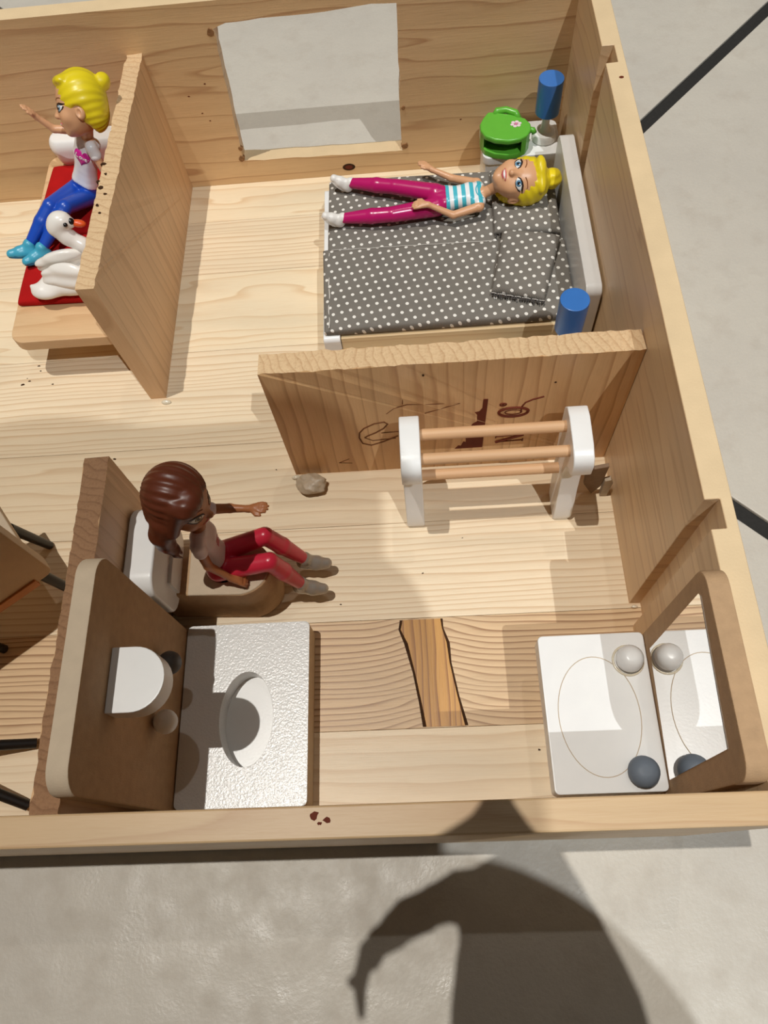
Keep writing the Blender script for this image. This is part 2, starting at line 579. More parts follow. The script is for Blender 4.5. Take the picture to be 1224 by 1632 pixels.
def pillow(corners, z0, h, n=26, puff=0.45, wr=0.05, edge=0.25, seed=0):
    """A stuffed cushion over four plan corners (anticlockwise); flat-ish below, puffed above."""
    c = [np.array(k, float) for k in corners]
    r = np.random.default_rng(seed)
    ph = r.uniform(0, 6, 8)

    def pt(u, v):
        p = c[0] * (1 - u) * (1 - v) + c[1] * u * (1 - v) + c[2] * u * v + c[3] * (1 - u) * v
        a, b = 2 * u - 1, 2 * v - 1
        k = ((1 - abs(a) ** 5) * (1 - abs(b) ** 5)) ** puff
        wv = wr * (math.sin(9 * u + ph[0] + 3 * v) + math.sin(13 * v + ph[1] - 4 * u) * 0.7 + 0.6 * math.sin(23 * u - 11 * v + ph[2]))
        ins = 0.12 * (a * a * (1 - b * b))
        return p, k, wv
    V, F = [], []
    for s in (1, 0):
        for i in range(n + 1):
            for j in range(n + 1):
                # denser near the edges
                u, v = [0.5 - 0.5 * math.cos(math.pi * t / n) for t in (i, j)]
                p, k, wv = pt(u, v)
                z = z0 + edge * h + (1 - edge) * h * k + wv * k if s else z0 + edge * h * (1 - k ** 0.5) * 0.9
                V.append((p[0], p[1], z))
    N = (n + 1) ** 2
    for i in range(n):
        for j in range(n):
            a, b, d, e = i * (n + 1) + j, (i + 1) * (n + 1) + j, (i + 1) * (n + 1) + j + 1, i * (n + 1) + j + 1
            F.append((a, b, d, e))
            F.append((N + a, N + e, N + d, N + b))
    rim = [i * (n + 1) for i in range(n + 1)] + [n * (n + 1) + j for j in range(1, n + 1)] + [i * (n + 1) + n for i in range(n - 1, -1, -1)] + [j for j in range(n - 1, 0, -1)]
    for k in range(len(rim)):
        a, b = rim[k], rim[(k + 1) % len(rim)]
        F.append((b, a, N + a, N + b))
    return np.array(V), F


# ------------------------------------------------------------------ soft bodies: signed distance field meshed with surface nets
class Field:
    def __init__(s, lo, hi, h):
        s.lo = np.array(lo, np.float32)
        s.h = h
        s.n = np.ceil((np.array(hi) - s.lo) / h).astype(int) + 1
        s.D = np.full(s.n, 9.0, np.float32)

    def _sub(s, lo, hi):
        a = np.clip(np.floor((np.array(lo) - s.lo) / s.h).astype(int), 0, s.n)
        b = np.clip(np.ceil((np.array(hi) - s.lo) / s.h).astype(int) + 1, 0, s.n)
        sl = tuple(slice(int(i), int(j)) for i, j in zip(a, b))
        ax = [s.lo[k] + s.h * np.arange(a[k], b[k], dtype=np.float32) for k in range(3)]
        return sl, np.stack(np.meshgrid(*ax, indexing='ij'), -1)

    def _put(s, sl, d, k, op):
        A = s.D[sl]
        if op == 'cut':
            d = -d
            hh = np.clip(0.5 - 0.5 * (A - d) / k, 0, 1)
            s.D[sl] = A + (d - A) * hh + k * hh * (1 - hh)
        else:
            hh = np.clip(0.5 + 0.5 * (A - d) / k, 0, 1)
            s.D[sl] = A + (d - A) * hh - k * hh * (1 - hh)

    def cone(s, a, b, ra, rb, k=0.25, op='add'):
        a, b = np.array(a, np.float32), np.array(b, np.float32)
        m = max(ra, rb) + k + 0.5
        sl, P = s._sub(np.minimum(a, b) - m, np.maximum(a, b) + m)
        if P.size == 0:
            return
        ab = b - a
        t = np.clip(((P - a) @ ab) / max(float(ab @ ab), 1e-9), 0, 1)
        d = np.linalg.norm(P - (a + t[..., None] * ab), axis=-1) - (ra + (rb - ra) * t)
        s._put(sl, d, k, op)

    def ell(s, c, r, B=None, k=0.25, op='add', tex=None):
        c, r = np.array(c, np.float32), np.array(r, np.float32)
        B = np.eye(3, dtype=np.float32) if B is None else np.array(B, np.float32)   # columns are the axes
        m = float(r.max()) + k + 0.5
        sl, P = s._sub(c - m, c + m)
        if P.size == 0:
            return
        q = (P - c) @ B
        k0 = np.linalg.norm(q / r, axis=-1)
        k1 = np.linalg.norm(q / (r * r), axis=-1)
        d = k0 * (k0 - 1) / np.maximum(k1, 1e-6)
        if tex is not None:
            d = d + tex(q)
        s._put(sl, d, k, op)

    def plane(s, p, n):
        """keep only the side that n points away from"""
        n = np.array(n, float)
        n = n / np.linalg.norm(n)
        ax = [s.lo[k] + s.h * np.arange(s.n[k], dtype=np.float32) for k in range(3)]
        d = ((ax[0] - p[0]) * n[0])[:, None, None] + ((ax[1] - p[1]) * n[1])[None, :, None] + ((ax[2] - p[2]) * n[2])[None, None, :]
        s.D = np.maximum(s.D, d.astype(np.float32))

    def mesh(s):
        D = s.D
        D[0], D[-1] = np.maximum(D[0], 0.01), np.maximum(D[-1], 0.01)
        D[:, 0], D[:, -1] = np.maximum(D[:, 0], 0.01), np.maximum(D[:, -1], 0.01)
        D[:, :, 0], D[:, :, -1] = np.maximum(D[:, :, 0], 0.01), np.maximum(D[:, :, -1], 0.01)
        I = D < 0
        nx, ny, nz = D.shape
        cnt = np.zeros((nx - 1, ny - 1, nz - 1), np.int8)
        for dx in (0, 1):
            for dy in (0, 1):
                for dz in (0, 1):
                    cnt += I[dx:nx - 1 + dx, dy:ny - 1 + dy, dz:nz - 1 + dz]
        act = (cnt > 0) & (cnt < 8)
        idx = np.full(act.shape, -1, np.int64)
        ci = np.argwhere(act)
        idx[act] = np.arange(len(ci))
        acc = np.zeros((len(ci), 3))
        num = np.zeros(len(ci))
        cr = [(x, y, z) for x in (0, 1) for y in (0, 1) for z in (0, 1)]
        for a in range(8):
            for b in range(a + 1, 8):
                if sum(abs(i - j) for i, j in zip(cr[a], cr[b])) != 1:
                    continue
                ia, ib = ci + cr[a], ci + cr[b]
                da, db = D[ia[:, 0], ia[:, 1], ia[:, 2]], D[ib[:, 0], ib[:, 1], ib[:, 2]]
                ok = (da < 0) != (db < 0)
                t = np.where(ok, da / np.where(ok, da - db, 1), 0)[:, None]
                acc += np.where(ok[:, None], np.array(cr[a]) + t * (np.array(cr[b]) - np.array(cr[a])), 0)
                num += ok
        V = s.lo + s.h * (ci + acc / num[:, None])
        Fs = []
        for ax in range(3):
            o1, o2 = (ax + 1) % 3, (ax + 2) % 3
            sa = [slice(None)] * 3
            sb = [slice(None)] * 3
            sa[ax], sb[ax] = slice(0, -1), slice(1, None)
            A, Bm = I[tuple(sa)], I[tuple(sb)]
            e = np.argwhere(A != Bm)
            e = e[(e[:, o1] > 0) & (e[:, o2] > 0)]
            q = []
            for d1, d2 in ((1, 1), (0, 1), (0, 0), (1, 0)):
                c_ = e.copy()
                c_[:, o1] -= d1
                c_[:, o2] -= d2
                q.append(idx[c_[:, 0], c_[:, 1], c_[:, 2]])
            q = np.stack(q, 1)
            flip = A[e[:, 0], e[:, 1], e[:, 2]]
            q[~flip] = q[~flip][:, ::-1]
            Fs.append(q)
        return V, np.vstack(Fs)


def nrm(v):
    v = np.array(v, float)
    return v / np.linalg.norm(v)


def frame(fwd, up):
    """columns right, forward, up"""
    f = nrm(fwd)
    u = np.array(up, float)
    u = nrm(u - f * (u @ f))
    r = np.cross(f, u)
    return np.stack([r, f, u], 1)


def decal(bvh, pts2, origin, ax, ay, n, off, fan=True, reach=3.0):
    """A thin printed patch: outline points (a, b) on plane (origin, ax, ay) thrown along -n onto the surface, lifted by off."""
    def hit(a, b):
        o = np.array(origin) + a * np.array(ax) + b * np.array(ay) + np.array(n) * reach
        h = bvh.ray_cast(Vector(o), Vector(-np.array(n)), reach * 2.5)
        if h[0] is None:
            return o - np.array(n) * reach
        return np.array(h[0][:]) + np.array(n) * off
    P = np.array(pts2, float)
    c = P.mean(0)
    rings = (1.0, 0.66, 0.33)
    V, F = [], []
    for k in rings:
        for p in P:
            q = c + (p - c) * k
            V.append(hit(*q))
    m = len(P)
    V.append(hit(*c))
    base = len(V)
    for p in P:                                     # sunk rim closes the patch against the surface
        V.append(hit(*p) - np.array(n) * (off + 0.06))
    for r in range(2):
        for i in range(m):
            j = (i + 1) % m
            F.append((r * m + i, r * m + j, (r + 1) * m + j, (r + 1) * m + i))
    for i in range(m):
        j = (i + 1) % m
        F.append((2 * m + i, 2 * m + j, 3 * m))
        F.append((base + i, base + j, j, i))
    return np.array(V), F


def stroke(pts, w):
    """outline of a stroke of width w along 2-D points"""
    P = np.array(pts, float)
    T = np.gradient(P, axis=0)
    T /= np.linalg.norm(T, axis=1)[:, None] + 1e-9
    N = np.stack([-T[:, 1], T[:, 0]], 1)
    ww = np.array(w if isinstance(w, (list, tuple)) else [w] * len(P))[:, None] / 2
    return P + N * ww, P - N * ww


def ribbon(bvh, pts, w, origin, ax, ay, n, off, reach=3.0):
    L, Rr = stroke(pts, w)
    V, F = [], []

    def hit(a, b, o_):
        o = np.array(origin) + a * np.array(ax) + b * np.array(ay) + np.array(n) * reach
        h = bvh.ray_cast(Vector(o), Vector(-np.array(n)), reach * 2.5)
        q = np.array(h[0][:]) if h[0] is not None else o - np.array(n) * reach
        return q + np.array(n) * o_
    for a, b in zip(L, Rr):
        V += [hit(*a, -0.05), hit(*a, off), hit(*b, off), hit(*b, -0.05)]
    m = len(L)
    for i in range(m - 1):
        for k in range(3):
            F.append((4 * i + k, 4 * i + k + 1, 4 * i + 5 + k, 4 * i + 4 + k))
    F.append((0, 1, 2, 3))
    F.append(tuple(4 * (m - 1) + k for k in (3, 2, 1, 0)))
    return np.array(V), F


# ================================================================== the setting: tiled floor
ZF = -1.9
fl = obj('floor', box(-200, 120, -90, 200, ZF - 3.4, ZF - 0.45, 0), M['grout'])
fl['kind'] = 'structure'
ca = R_(45.5)
T0 = np.array((-14.65, 53.85))
e1, e2 = np.array((math.cos(ca), math.sin(ca))), np.array((-math.sin(ca), math.cos(ca)))
TS, TG = 79.0, 0.85
for i in range(-2, 2):
    for j in range(-2, 2):
        p = [T0 + e1 * (i * TS + TG + (a * (TS - 2 * TG))) + e2 * (j * TS + TG + (b * (TS - 2 * TG))) for a, b in ((0, 0), (1, 0), (1, 1), (0, 1))]
        obj('tile', prism([tuple(k) for k in p], 'z', ZF - 0.5, ZF, 0.12, 2), M['tile'], fl)

# ================================================================== dollhouse box
H, YB, TW = 22.07, 74.56, 1.75
XL = -94.0
dh = thing('dollhouse', 'large open-topped pine box dollhouse standing on the beige floor tiles', 'dollhouse', (-46, 37, ZF))
fb = obj('floor_board', box(XL, TW, -1.8, YB + 1.8, ZF, -0.55, 0.05), M['plank2'], dh)
ys = [0, 7.35, 17.25, 26.9, 36.9, 49.1, 60.2, 68.4, YB]
pm = ['plank2', 'plank1', 'plank0', 'plank2', 'plank0', 'plank3', 'plank0', 'plank3']
for k in range(8):
    obj('plank', box(XL, 1.1, ys[k] + 0.015, ys[k + 1] - 0.015, -0.6, 0, 0.02, 1), M[pm[k]], fb)
# dark branch knot set in the striped plank
kn = [(-20.7, 17.1), (-20.9, 16.2), (-20.3, 14.9), (-19.75, 12.2), (-19.3, 9.6), (-18.95, 7.45), (-15.6, 7.45), (-16.1, 10.0), (-16.6, 13.0), (-16.75, 14.8), (-17.1, 16.2), (-17.2, 17.1)]
kb = [(x + (-0.25 if i < 6 else 0.2) + 0.08 * math.sin(i * 2.3), y) for i, (x, y) in enumerate(kn)]
ko = obj('knot', prism(kn, 'z', -0.3, 0.035, 0.02, 1), M['knot'], fb, label='amber branch knot with dark bark edges')
obj('knot_bark', prism(kb, 'z', -0.3, 0.02, 0.01, 1), M['bark'], fb, label='dark bark rim round the knot')
for (x, y, r) in ((-60.5, 48.6, 0.16), (-60.2, 47.9, 0.1), (-62.0, 46.2, 0.2), (-61.3, 46.6, 0.14), (-58.5, 46.0, 0.13), (-61.6, 47.0, 0.08), (-33.0, 33.6, 0.08), (-18.6, 21.6, 0.1), (-14.6, 25.0, 0.08), (-9.5, 5.2, 0.12), (-26.4, 18.9, 0.1), (-50.2, 36.0, 0.16)):
    obj('speck', prism([(x + r * random.uniform(0.6, 1.5) * math.cos(a), y + r * random.uniform(0.4, 0.9) * math.sin(a)) for a in np.linspace(0, 6.28, 7)[:-1]], 'z', -0.1, 0.03, 0.0), M['bark'], fb)
# walls
wall_top = lambda n, c: 1 if n.z > 0.8 and c[2] > 10 else 0
hole = [(-36.9, 19.3), (-37.05, 16.0), (-37.35, 10.5), (-37.5, 6.5), (-37.75, 3.4), (-34.0, 3.15), (-30.0, 3.1), (-25.5, 3.0), (-21.0, 2.95), (-18.35, 2.9), (-18.5, 5.0),
        (-18.4, 9.0), (-18.25, 14.0), (-18.05, 20.3), (-22.0, 20.2), (-27.0, 20.0), (-32.0, 19.9), (-35.6, 19.75)]
hole2 = []
for i in range(len(hole)):
    a, b = np.array(hole[i]), np.array(hole[(i + 1) % len(hole)])
    for t in (0, 0.34, 0.67):
        hole2.append(tuple(a + (b - a) * t + rng.normal(0, 0.05, 2)))
obj('back_wall', prism([(XL, -0.6), (TW, -0.6), (TW, H), (XL, H)], 'y', YB, YB + 1.8, 0.0, holes=[hole2]), [M['wall_x'], M['rim']], dh,
    pick=lambda n, c: 1 if (n.z > 0.6) else 0, label='back wall with a rough sawn window opening')
obj('front_wall', box(XL, TW, -1.8, 0, -0.6, H, 0.12), M['front'], dh)
sw = [(0, 0), (0, 15.6), (1.0, 15.62), (1.0, 17.7), (0, 17.7), (0, 60.4), (1.08, 60.45), (1.08, 62.75), (0, 62.75), (0, YB), (TW, YB), (TW, 0)]
obj('side_wall', prism(sw, 'z', -0.6, H, 0.04, 1), [M['wall_y'], M['rim']], dh, pick=wall_top, label='side wall with two upright slots')
obj('side_wall', box(XL - 1.8, XL, -1.8, YB + 1.8, -0.6, H, 0.08), [M['wall_y'], M['rim']], dh, pick=wall_top)
# raised splinters round the window
for (x, z, s) in ((-37.3, 19.0, 0.5), (-37.8, 3.6, 0.5), (-18.1, 3.6, 0.5), (-37.7, 5.0, 0.35), (-18.0, 8.6, 0.3)):
    pts = [(x + s * math.cos(a) * random.uniform(0.5, 1), z + s * math.sin(a) * random.uniform(0.5, 1)) for a in np.linspace(0, 6.28, 8)[:-1]]
    obj('splinter', prism(pts, 'y', YB - 0.10, YB + 0.4, 0.03, 1), M['splint'], dh)
# knots in the back wall
for (x, z, r) in ((-25.1, 1.15, 0.62),):
    obj('wall_knot', prism(ellipse(x, z, r * 1.25, r * 0.8, 20), 'y', YB - 0.03, YB + 0.3, 0.01, 1), M['bark'], dh)
    obj('wall_knot', prism(ellipse(x, z, r * 0.75, r * 0.45, 16), 'y', YB - 0.05, YB + 0.3, 0.01, 1), M['ink'], dh)
for (x, z) in ((-41.7, 12.2), (-40.2, 9.0), (-39.5, 13.5), (-40.8, 10.0), (-11.5, 6.5)):
    obj('wall_speck', prism([(x + 0.13 * random.uniform(0.5, 1.3) * math.cos(a), z + 0.08 * random.uniform(0.5, 1.3) * math.sin(a)) for a in np.linspace(0, 6.28, 8)[:-1]], 'y', YB - 0.02, YB + 0.2, 0.0, 1), M['ink'], dh)
# small scar in the front rim
for (x, y, r) in ((-25.2, -0.55, 0.3), (-24.5, -0.8, 0.22), (-24.9, -0.95, 0.16)):
    obj('rim_scar', prism([(x + r * random.uniform(0.5, 1.2) * math.cos(a), y + r * random.uniform(0.4, 0.9) * math.sin(a)) for a in np.linspace(0, 6.28, 9)[:-1]], 'z', H - 0.2, H + 0.02, 0.0, 1), M['ink'], dh)
obj('rim_scar', prism(ellipse(1.05, 58.4, 0.22, 0.16, 8), 'z', H - 0.2, H + 0.02, 0, 1), M['ink'], dh)
# beads of set glue on the edges
for (x, y, z, r) in ((-45.3, 42.6, 0.1, 0.45), (-30.9, 32.5, 0.15, 0.4), (0.4, 17.3, 0.2, 0.25)):
    obj('glue_bead', ball((x, y, z), r, 12, 8, (1.2, 0.6, 0.7)), M['glue'], dh, smooth=True)


def rough_top(g, zt, amp, seed):
    V, F = g
    r = np.random.default_rng(seed)
    V = V.copy()
    m = V[:, 2] > zt - 0.2
    V[m] += r.normal(0, amp, (int(m.sum()), 3))
    return V, F


def part_board(axis, a0, a1, b0, b1, z1, mat, endm, seed):
    """a sawn partition board; axis is the long direction"""
    n = int((a1 - a0) / 0.5)
    top = [(a0 + (a1 - a0) * i / n, z1) for i in range(n + 1)]
    poly = [(a0, 0.0)] + top + [(a1, 0.0)]
    g = prism(poly, 'y' if axis == 'x' else 'x', b0, b1, 0.0)
    g = rough_top(g, z1, 0.04, seed)
    return obj('partition', g, [mat, endm], dh, pick=lambda nn, c: 1 if nn.z > 0.6 else 0)


p1 = part_board('y', 43.2, YB, -46.7, -45.0, 17.45, M['part_zy'], M['end'], 1)
for v in p1.data.vertices:
    vz_, vy_ = v.co.z / SC + ZF, v.co.y / SC + 37
    v.co.x -= SC * (0.4 + 0.55 * min(max(vz_ / 17.45, 0), 1)) * min(max(1 - (vy_ - 43.2) / 31.3, 0), 1)
p1['label'] = 'partition behind the seated blonde doll'
for (y, x, r) in ((58.6, -47.1, 0.2), (57.2, -46.7, 0.14), (55.4, -46.9, 0.22), (54.6, -46.4, 0.12), (53.2, -46.95, 0.16), (56.3, -47.3, 0.14), (52.2, -46.6, 0.1)):
    obj('stain_speck', prism([(x + r * random.uniform(0.6, 1.6) * math.cos(a), y + r * random.uniform(0.6, 1.2) * math.sin(a)) for a in np.linspace(0, 6.28, 8)[:-1]], 'z', 17.2, 17.52, 0.0), M['bark'], p1)
p2 = part_board('x', -30.95, -0.05, 32.9, 34.85, 17.6, M['part_z'], M['end_x'], 2)
p2['label'] = 'partition with a burnt brown print'
p3 = part_board('y', 0.0, 26.2, -44.3, -42.4, 17.5, M['part_zy'], M['end_shaded'], 3)
p3['label'] = 'partition behind the washbasin and toilet'


# print and pen sketch on the partition (x, z on its front face)
def ink_poly(pts, m=None, t=0.03):
    obj('print_mark', prism(pts, 'y', 32.9 - t, 32.9 + 0.2, 0.0), m or M['ink'], p2)


def ink_line(pts, r=0.06, m=None, closed=False):
    r = r * 1.1 + 0.008
    obj('pen_line', tube([(x, 32.9, z) for x, z in pts], r, 6, closed), m or M['pen'], p2)


ink_poly([(-12.5, 11.9), (-12.1, 11.9), (-12.25, 3.5), (-14.9, 3.5), (-14.55, 4.1), (-14.3, 4.0), (-14.1, 4.8), (-13.85, 4.7), (-13.9, 5.6), (-13.5, 5.5), (-13.75, 6.4), (-14.0, 7.4), (-13.6, 7.2), (-13.3, 7.9), (-12.95, 8.3), (-12.95, 9.4), (-13.2, 9.9), (-12.8, 10.0), (-12.55, 10.5)])


def ov(cx, cz, rx, rz, n=26):
    return [(cx + rx * math.cos(2 * math.pi * i / n), cz + rz * math.sin(2 * math.pi * i / n)) for i in range(n)]


ink_line(ov(-9.75, 9.55, 1.3, 0.72), 0.12, M['ink'], True)
ink_line(ov(-9.75, 9.5, 0.75, 0.35), 0.04, M['ink'], True)
ink_line([(-9.1, 9.5), (-9.05, 10.4), (-8.8, 11.0), (-8.2, 11.4), (-7.3, 11.75)], 0.07, M['ink'])
ink_line(ov(-10.75, 10.85, 0.28, 0.2, 14), 0.06, M['ink'], True)
ink_poly(ov(-10.75, 10.85, 0.12, 0.09, 8), M['ink'])
# the lying letter N
ink_line([(-11.05, 5.35), (-8.5, 5.5)], 0.07, M['ink'])
ink_line([(-11.05, 4.35), (-8.5, 4.5)], 0.07, M['ink'])
ink_line([(-8.5, 5.5), (-11.05, 4.35)], 0.14, M['ink'])
for x, z in ((-11.05, 5.35), (-8.5, 5.5), (-8.5, 4.5)):
    ink_line([(x, z - 0.25), (x, z + 0.25)], 0.06, M['ink'])
# curled pen sketch on the left
ink_line([(-20.2, 6.6), (-21.6, 5.7), (-22.8, 5.15), (-23.6, 5.6), (-23.8, 6.6), (-23.7, 7.5), (-23.2, 8.3), (-22.2, 9.0), (-21.3, 9.2), (-21.0, 8.8), (-21.4, 8.1), (-22.2, 7.4), (-23.0, 6.9), (-23.3, 6.6)], 0.07)
ink_line([(-21.7, 7.3), (-20.6, 7.35), (-20.0, 7.4)], 0.05)
ink_line([(-23.3, 6.6), (-22.6, 6.0), (-20.4, 6.2)], 0.045)
ink_line([(-21.0, 10.5), (-20.3, 11.3), (-19.1, 11.8), (-16.5, 11.6), (-14.5, 11.5), (-17.6, 10.2)], 0.035)
ink_line([(-19.5, 11.9), (-19.45, 12.8)], 0.03)
ink_line([(-26.3, 2.0), (-25.2, 2.7)], 0.035)
ink_line([(-26.3, 2.0), (-25.0, 1.8)], 0.03)
obj('nail_hole', prism(ellipse(-6.6, 13.8, 0.1, 0.1, 8), 'y', 32.87, 33.1, 0), M['bark'], p2)
ball_k = obj('nail_hole', prism(ellipse(-17.6, 16.0, 0.1, 0.1, 8), 'y', 32.87, 33.1, 0), M['bark'], p2)

# ================================================================== bed
bed = thing('bed', 'white and pine toy bed against the right wall behind the printed partition', 'bed', (-14, 56, 0))
hb = prism(rrect(45.2, 66.6, 0.0, 10.3, 0.9, 5, (1, 1, 0, 0)), 'x', -1.75, -0.2, 0.14, 2)
obj('headboard', hb, M['white'], bed, smooth=35)
fbd = prism(rrect(45.4, 66.6, 0.0, 5.2, 0.5, 4, (1, 1, 0, 0)), 'x', -27.5, -25.75, 0.12, 2)
obj('footboard', fbd, M['white'], bed, smooth=35)
obj('side_rail', box(-25.7, -1.8, 45.7, 47.1, 2.4, 4.9, 0.06), M['rail'], bed)
obj('side_rail', box(-25.7, -1.8, 65.0, 66.4, 2.4, 4.9, 0.06), M['rail'], bed)
obj('slat_panel', box(-25.7, -1.8, 47.1, 65.0, 3.4, 4.5, 0.02, 1), M['rail'], bed)
mA = solo('mattress', pillow([(-27.0, 56.0), (-1.95, 55.6), (-1.95, 66.6), (-26.9, 67.2)], 4.95, 1.15, 34, 0.28, 0.045, 0.5, 3), M['dots'],
          'grey polka dot mattress half lying under the blonde doll on the bed', 'mattress', 'polka dot mattress halves', smooth=True)
mB = thing('mattress', 'empty grey polka dot mattress half on the side of the bed nearer the printed partition', 'mattress', (-14, 51, 4.95), 'polka dot mattress halves')
obj('cover', pillow([(-27.3, 45.9), (-1.9, 46.0), (-1.8, 55.9), (-27.5, 56.8)], 4.95, 1.6, 36, 0.26, 0.05, 0.5, 5), M['dots'], mB, smooth=True)
st = []
obj('stitched_seam', tube([(-26.75 + 0.05 * math.sin(k), 46.1 + k * 0.52, 6.25 + 0.06 * math.sin(k * 1.7)) for k in range(20)], 0.06, 5), M['thread'], mB, smooth=True)
obj('stitched_seam', tube([(-26.5 + k * 0.75, 56.35 - k * 0.013, 6.33 + 0.03 * math.sin(k * 2)) for k in range(24)], 0.035, 5), M['thread'], mB, smooth=True)
# pillows
pA = thing('pillow', 'grey polka dot pillow beneath the head of the lying doll', 'pillow', (-5.8, 61, 6.1), 'polka dot pillows')
obj('pillow_cover', pillow([(-9.2, 56.9), (-2.3, 56.3), (-2.1, 65.4), (-8.9, 65.9)], 6.0, 1.35, 26, 0.4, 0.05, 0.35, 8), M['dots'], pA, smooth=True)
obj('frayed_seam', join(*[tube([(-9.1 + 0.45 * k, 56.75 - 0.03 * k, 6.5), (-8.95 + 0.45 * k, 56.35 - 0.03 * k + random.uniform(-.1, .1), 6.45)], [0.1, 0.05], 5) for k in range(15)]), M['seam'], pA)
pB = thing('pillow', 'tilted grey polka dot pillow with nothing lying on it', 'pillow', (-6.2, 52, 6.5), 'polka dot pillows')
obj('pillow_cover', pillow([(-10.2, 48.7), (-5.1, 47.2), (-2.5, 55.3), (-8.4, 56.6)], 6.45, 1.5, 26, 0.4, 0.06, 0.35, 9), M['dots'], pB, smooth=True)
fr = []
for k in range(22):
    t = k / 21
    a = np.array((-10.15 + 5.0 * t, 48.6 - 1.5 * t))
    fr.append(tube([(a[0], a[1], 6.95), (a[0] + random.uniform(-.1, .1), a[1] - 0.35 + random.uniform(-.12, .12), 6.85 + random.uniform(-.1, .1))], [0.13, 0.05], 5))
obj('frayed_seam', join(*fr), M['seam'], pB)
obj('stitched_seam', tube([(-10.2 + 5.1 * t, 48.55 - 1.5 * t, 7.02 + 0.05 * math.sin(t * 40)) for t in np.linspace(0, 1, 20)], 0.04, 5), M['thread'], pB)


# ================================================================== night tables and lamps
def nightstand(loc, label):
    x, y = loc
    t = thing('nightstand', label, 'night table', (x, y, 0), 'white night tables')
    obj('table_top', prism(rrect(x - 4.4, x + 4.4, y - 2.75, y + 2.75, 0.8), 'z', 5.0, 6.0, 0.14, 2), M['white'], t, smooth=35)
    obj('body', box(x - 4.1, x + 4.1, y - 2.5, y + 2.5, 0.0, 5.0, 0.15), M['white'], t, smooth=35)
    return t


nightstand((-5.0, 71.2), 'white night table in the back corner under the green toaster')
nightstand((-5.2, 40.5), 'white night table under the blue lamp behind the printed partition')


def table_lamp(loc, label):
    t = thing('table_lamp', label, 'lamp', loc, 'blue table lamps')
    x, y, z = loc
    obj('lamp_base', lathe([(1.25, 0), (1.4, 0.15), (1.4, 0.6), (1.2, 0.95), (0.75, 1.1)], loc, 28), M['white_plastic'], t, smooth=40)
    obj('stem', lathe([(0.7, 1.05), (0.45, 1.5), (0.42, 2.2), (0.5, 3.2), (0.6, 3.6)], loc, 20), M['white_plastic'], t, smooth=40)
    obj('lamp_shade', lathe([(1.22, 3.3), (1.3, 3.38), (1.33, 7.2), (1.3, 7.3), (1.22, 7.34)], loc, 36), M['blue'], t, smooth=40)
    return t


L1 = table_lamp((-2.35, 71.0, 6.0), 'blue cylinder shade lamp standing beside the green toaster')
dup(L1, (-3.75, 41.8, 6.0), 'blue cylinder shade lamp peeking over the printed partition beside the bed')

# green toy toaster lying on the night table
gt = thing('toaster', 'green plastic toy toaster with a pink flower on the white night table', 'toaster', (-6.8, 70.2, 6.0))


def dshape(s, dx=0.0, dy=0.0):
    P = [(-9.6, 69.9), (-9.2, 69.0), (-8.2, 68.3), (-6.8, 67.95), (-5.6, 68.1), (-4.7, 68.6), (-4.25, 69.4), (-4.2, 70.3), (-4.7, 71.2), (-6.2, 72.0), (-8.0, 72.55), (-8.6, 72.6), (-9.2, 71.7), (-9.6, 70.8)]
    c = np.array((-6.9, 70.2))
    return [tuple(c + (np.array(p) - c) * s + np.array((dx, dy))) for p in P]


obj('base_plate', prism(dshape(1.0), 'z', 6.02, 6.75, 0.14, 2), M['green'], gt, smooth=40)
obj('inner_wall', prism(dshape(0.74, 0.25, 0.5), 'z', 6.7, 8.1, 0.05, 1), M['green_in'], gt, smooth=40)
obj('side_wall', prism([(-5.3, 68.2), (-4.7, 68.55), (-4.25, 69.4), (-4.2, 70.3), (-4.7, 71.2), (-5.2, 71.3), (-5.0, 70.0)], 'z', 6.6, 8.1, 0.08, 2), M['green'], gt, smooth=40)
obj('side_wall', prism([(-9.6, 69.9), (-9.3, 69.3), (-8.9, 70.2), (-8.6, 72.3), (-9.2, 71.7), (-9.6, 70.8)], 'z', 6.6, 8.1, 0.08, 2), M['green'], gt, smooth=40)
obj('lid', prism(dshape(1.03), 'z', 8.0, 8.65, 0.2, 3), M['green'], gt, smooth=40)
obj('handle', tube([(-7.9, 72.3, 8.3), (-7.6, 72.75, 8.6), (-6.6, 72.6, 8.75), (-5.6, 72.05, 8.7), (-5.3, 71.5, 8.3)], 0.38, 12), M['green'], gt, smooth=True)
obj('lever', tube([(-4.3, 70.1, 8.0), (-3.85, 70.0, 8.0), (-3.7, 69.9, 7.7)], 0.32, 10), M['green'], gt, smooth=True)
fc = (-5.75, 70.35)
for k in range(6):
    a = k * math.pi / 3 + 0.2
    obj('petal', prism(ellipse(fc[0] + 0.42 * math.cos(a), fc[1] + 0.36 * math.sin(a), 0.21, 0.18, 10), 'z', 8.6, 8.69, 0.0), M['palepink'], gt)
obj('flower_eye', prism(ellipse(fc[0], fc[1], 0.2, 0.17, 12), 'z', 8.6, 8.7, 0.0), M['pink'], gt)

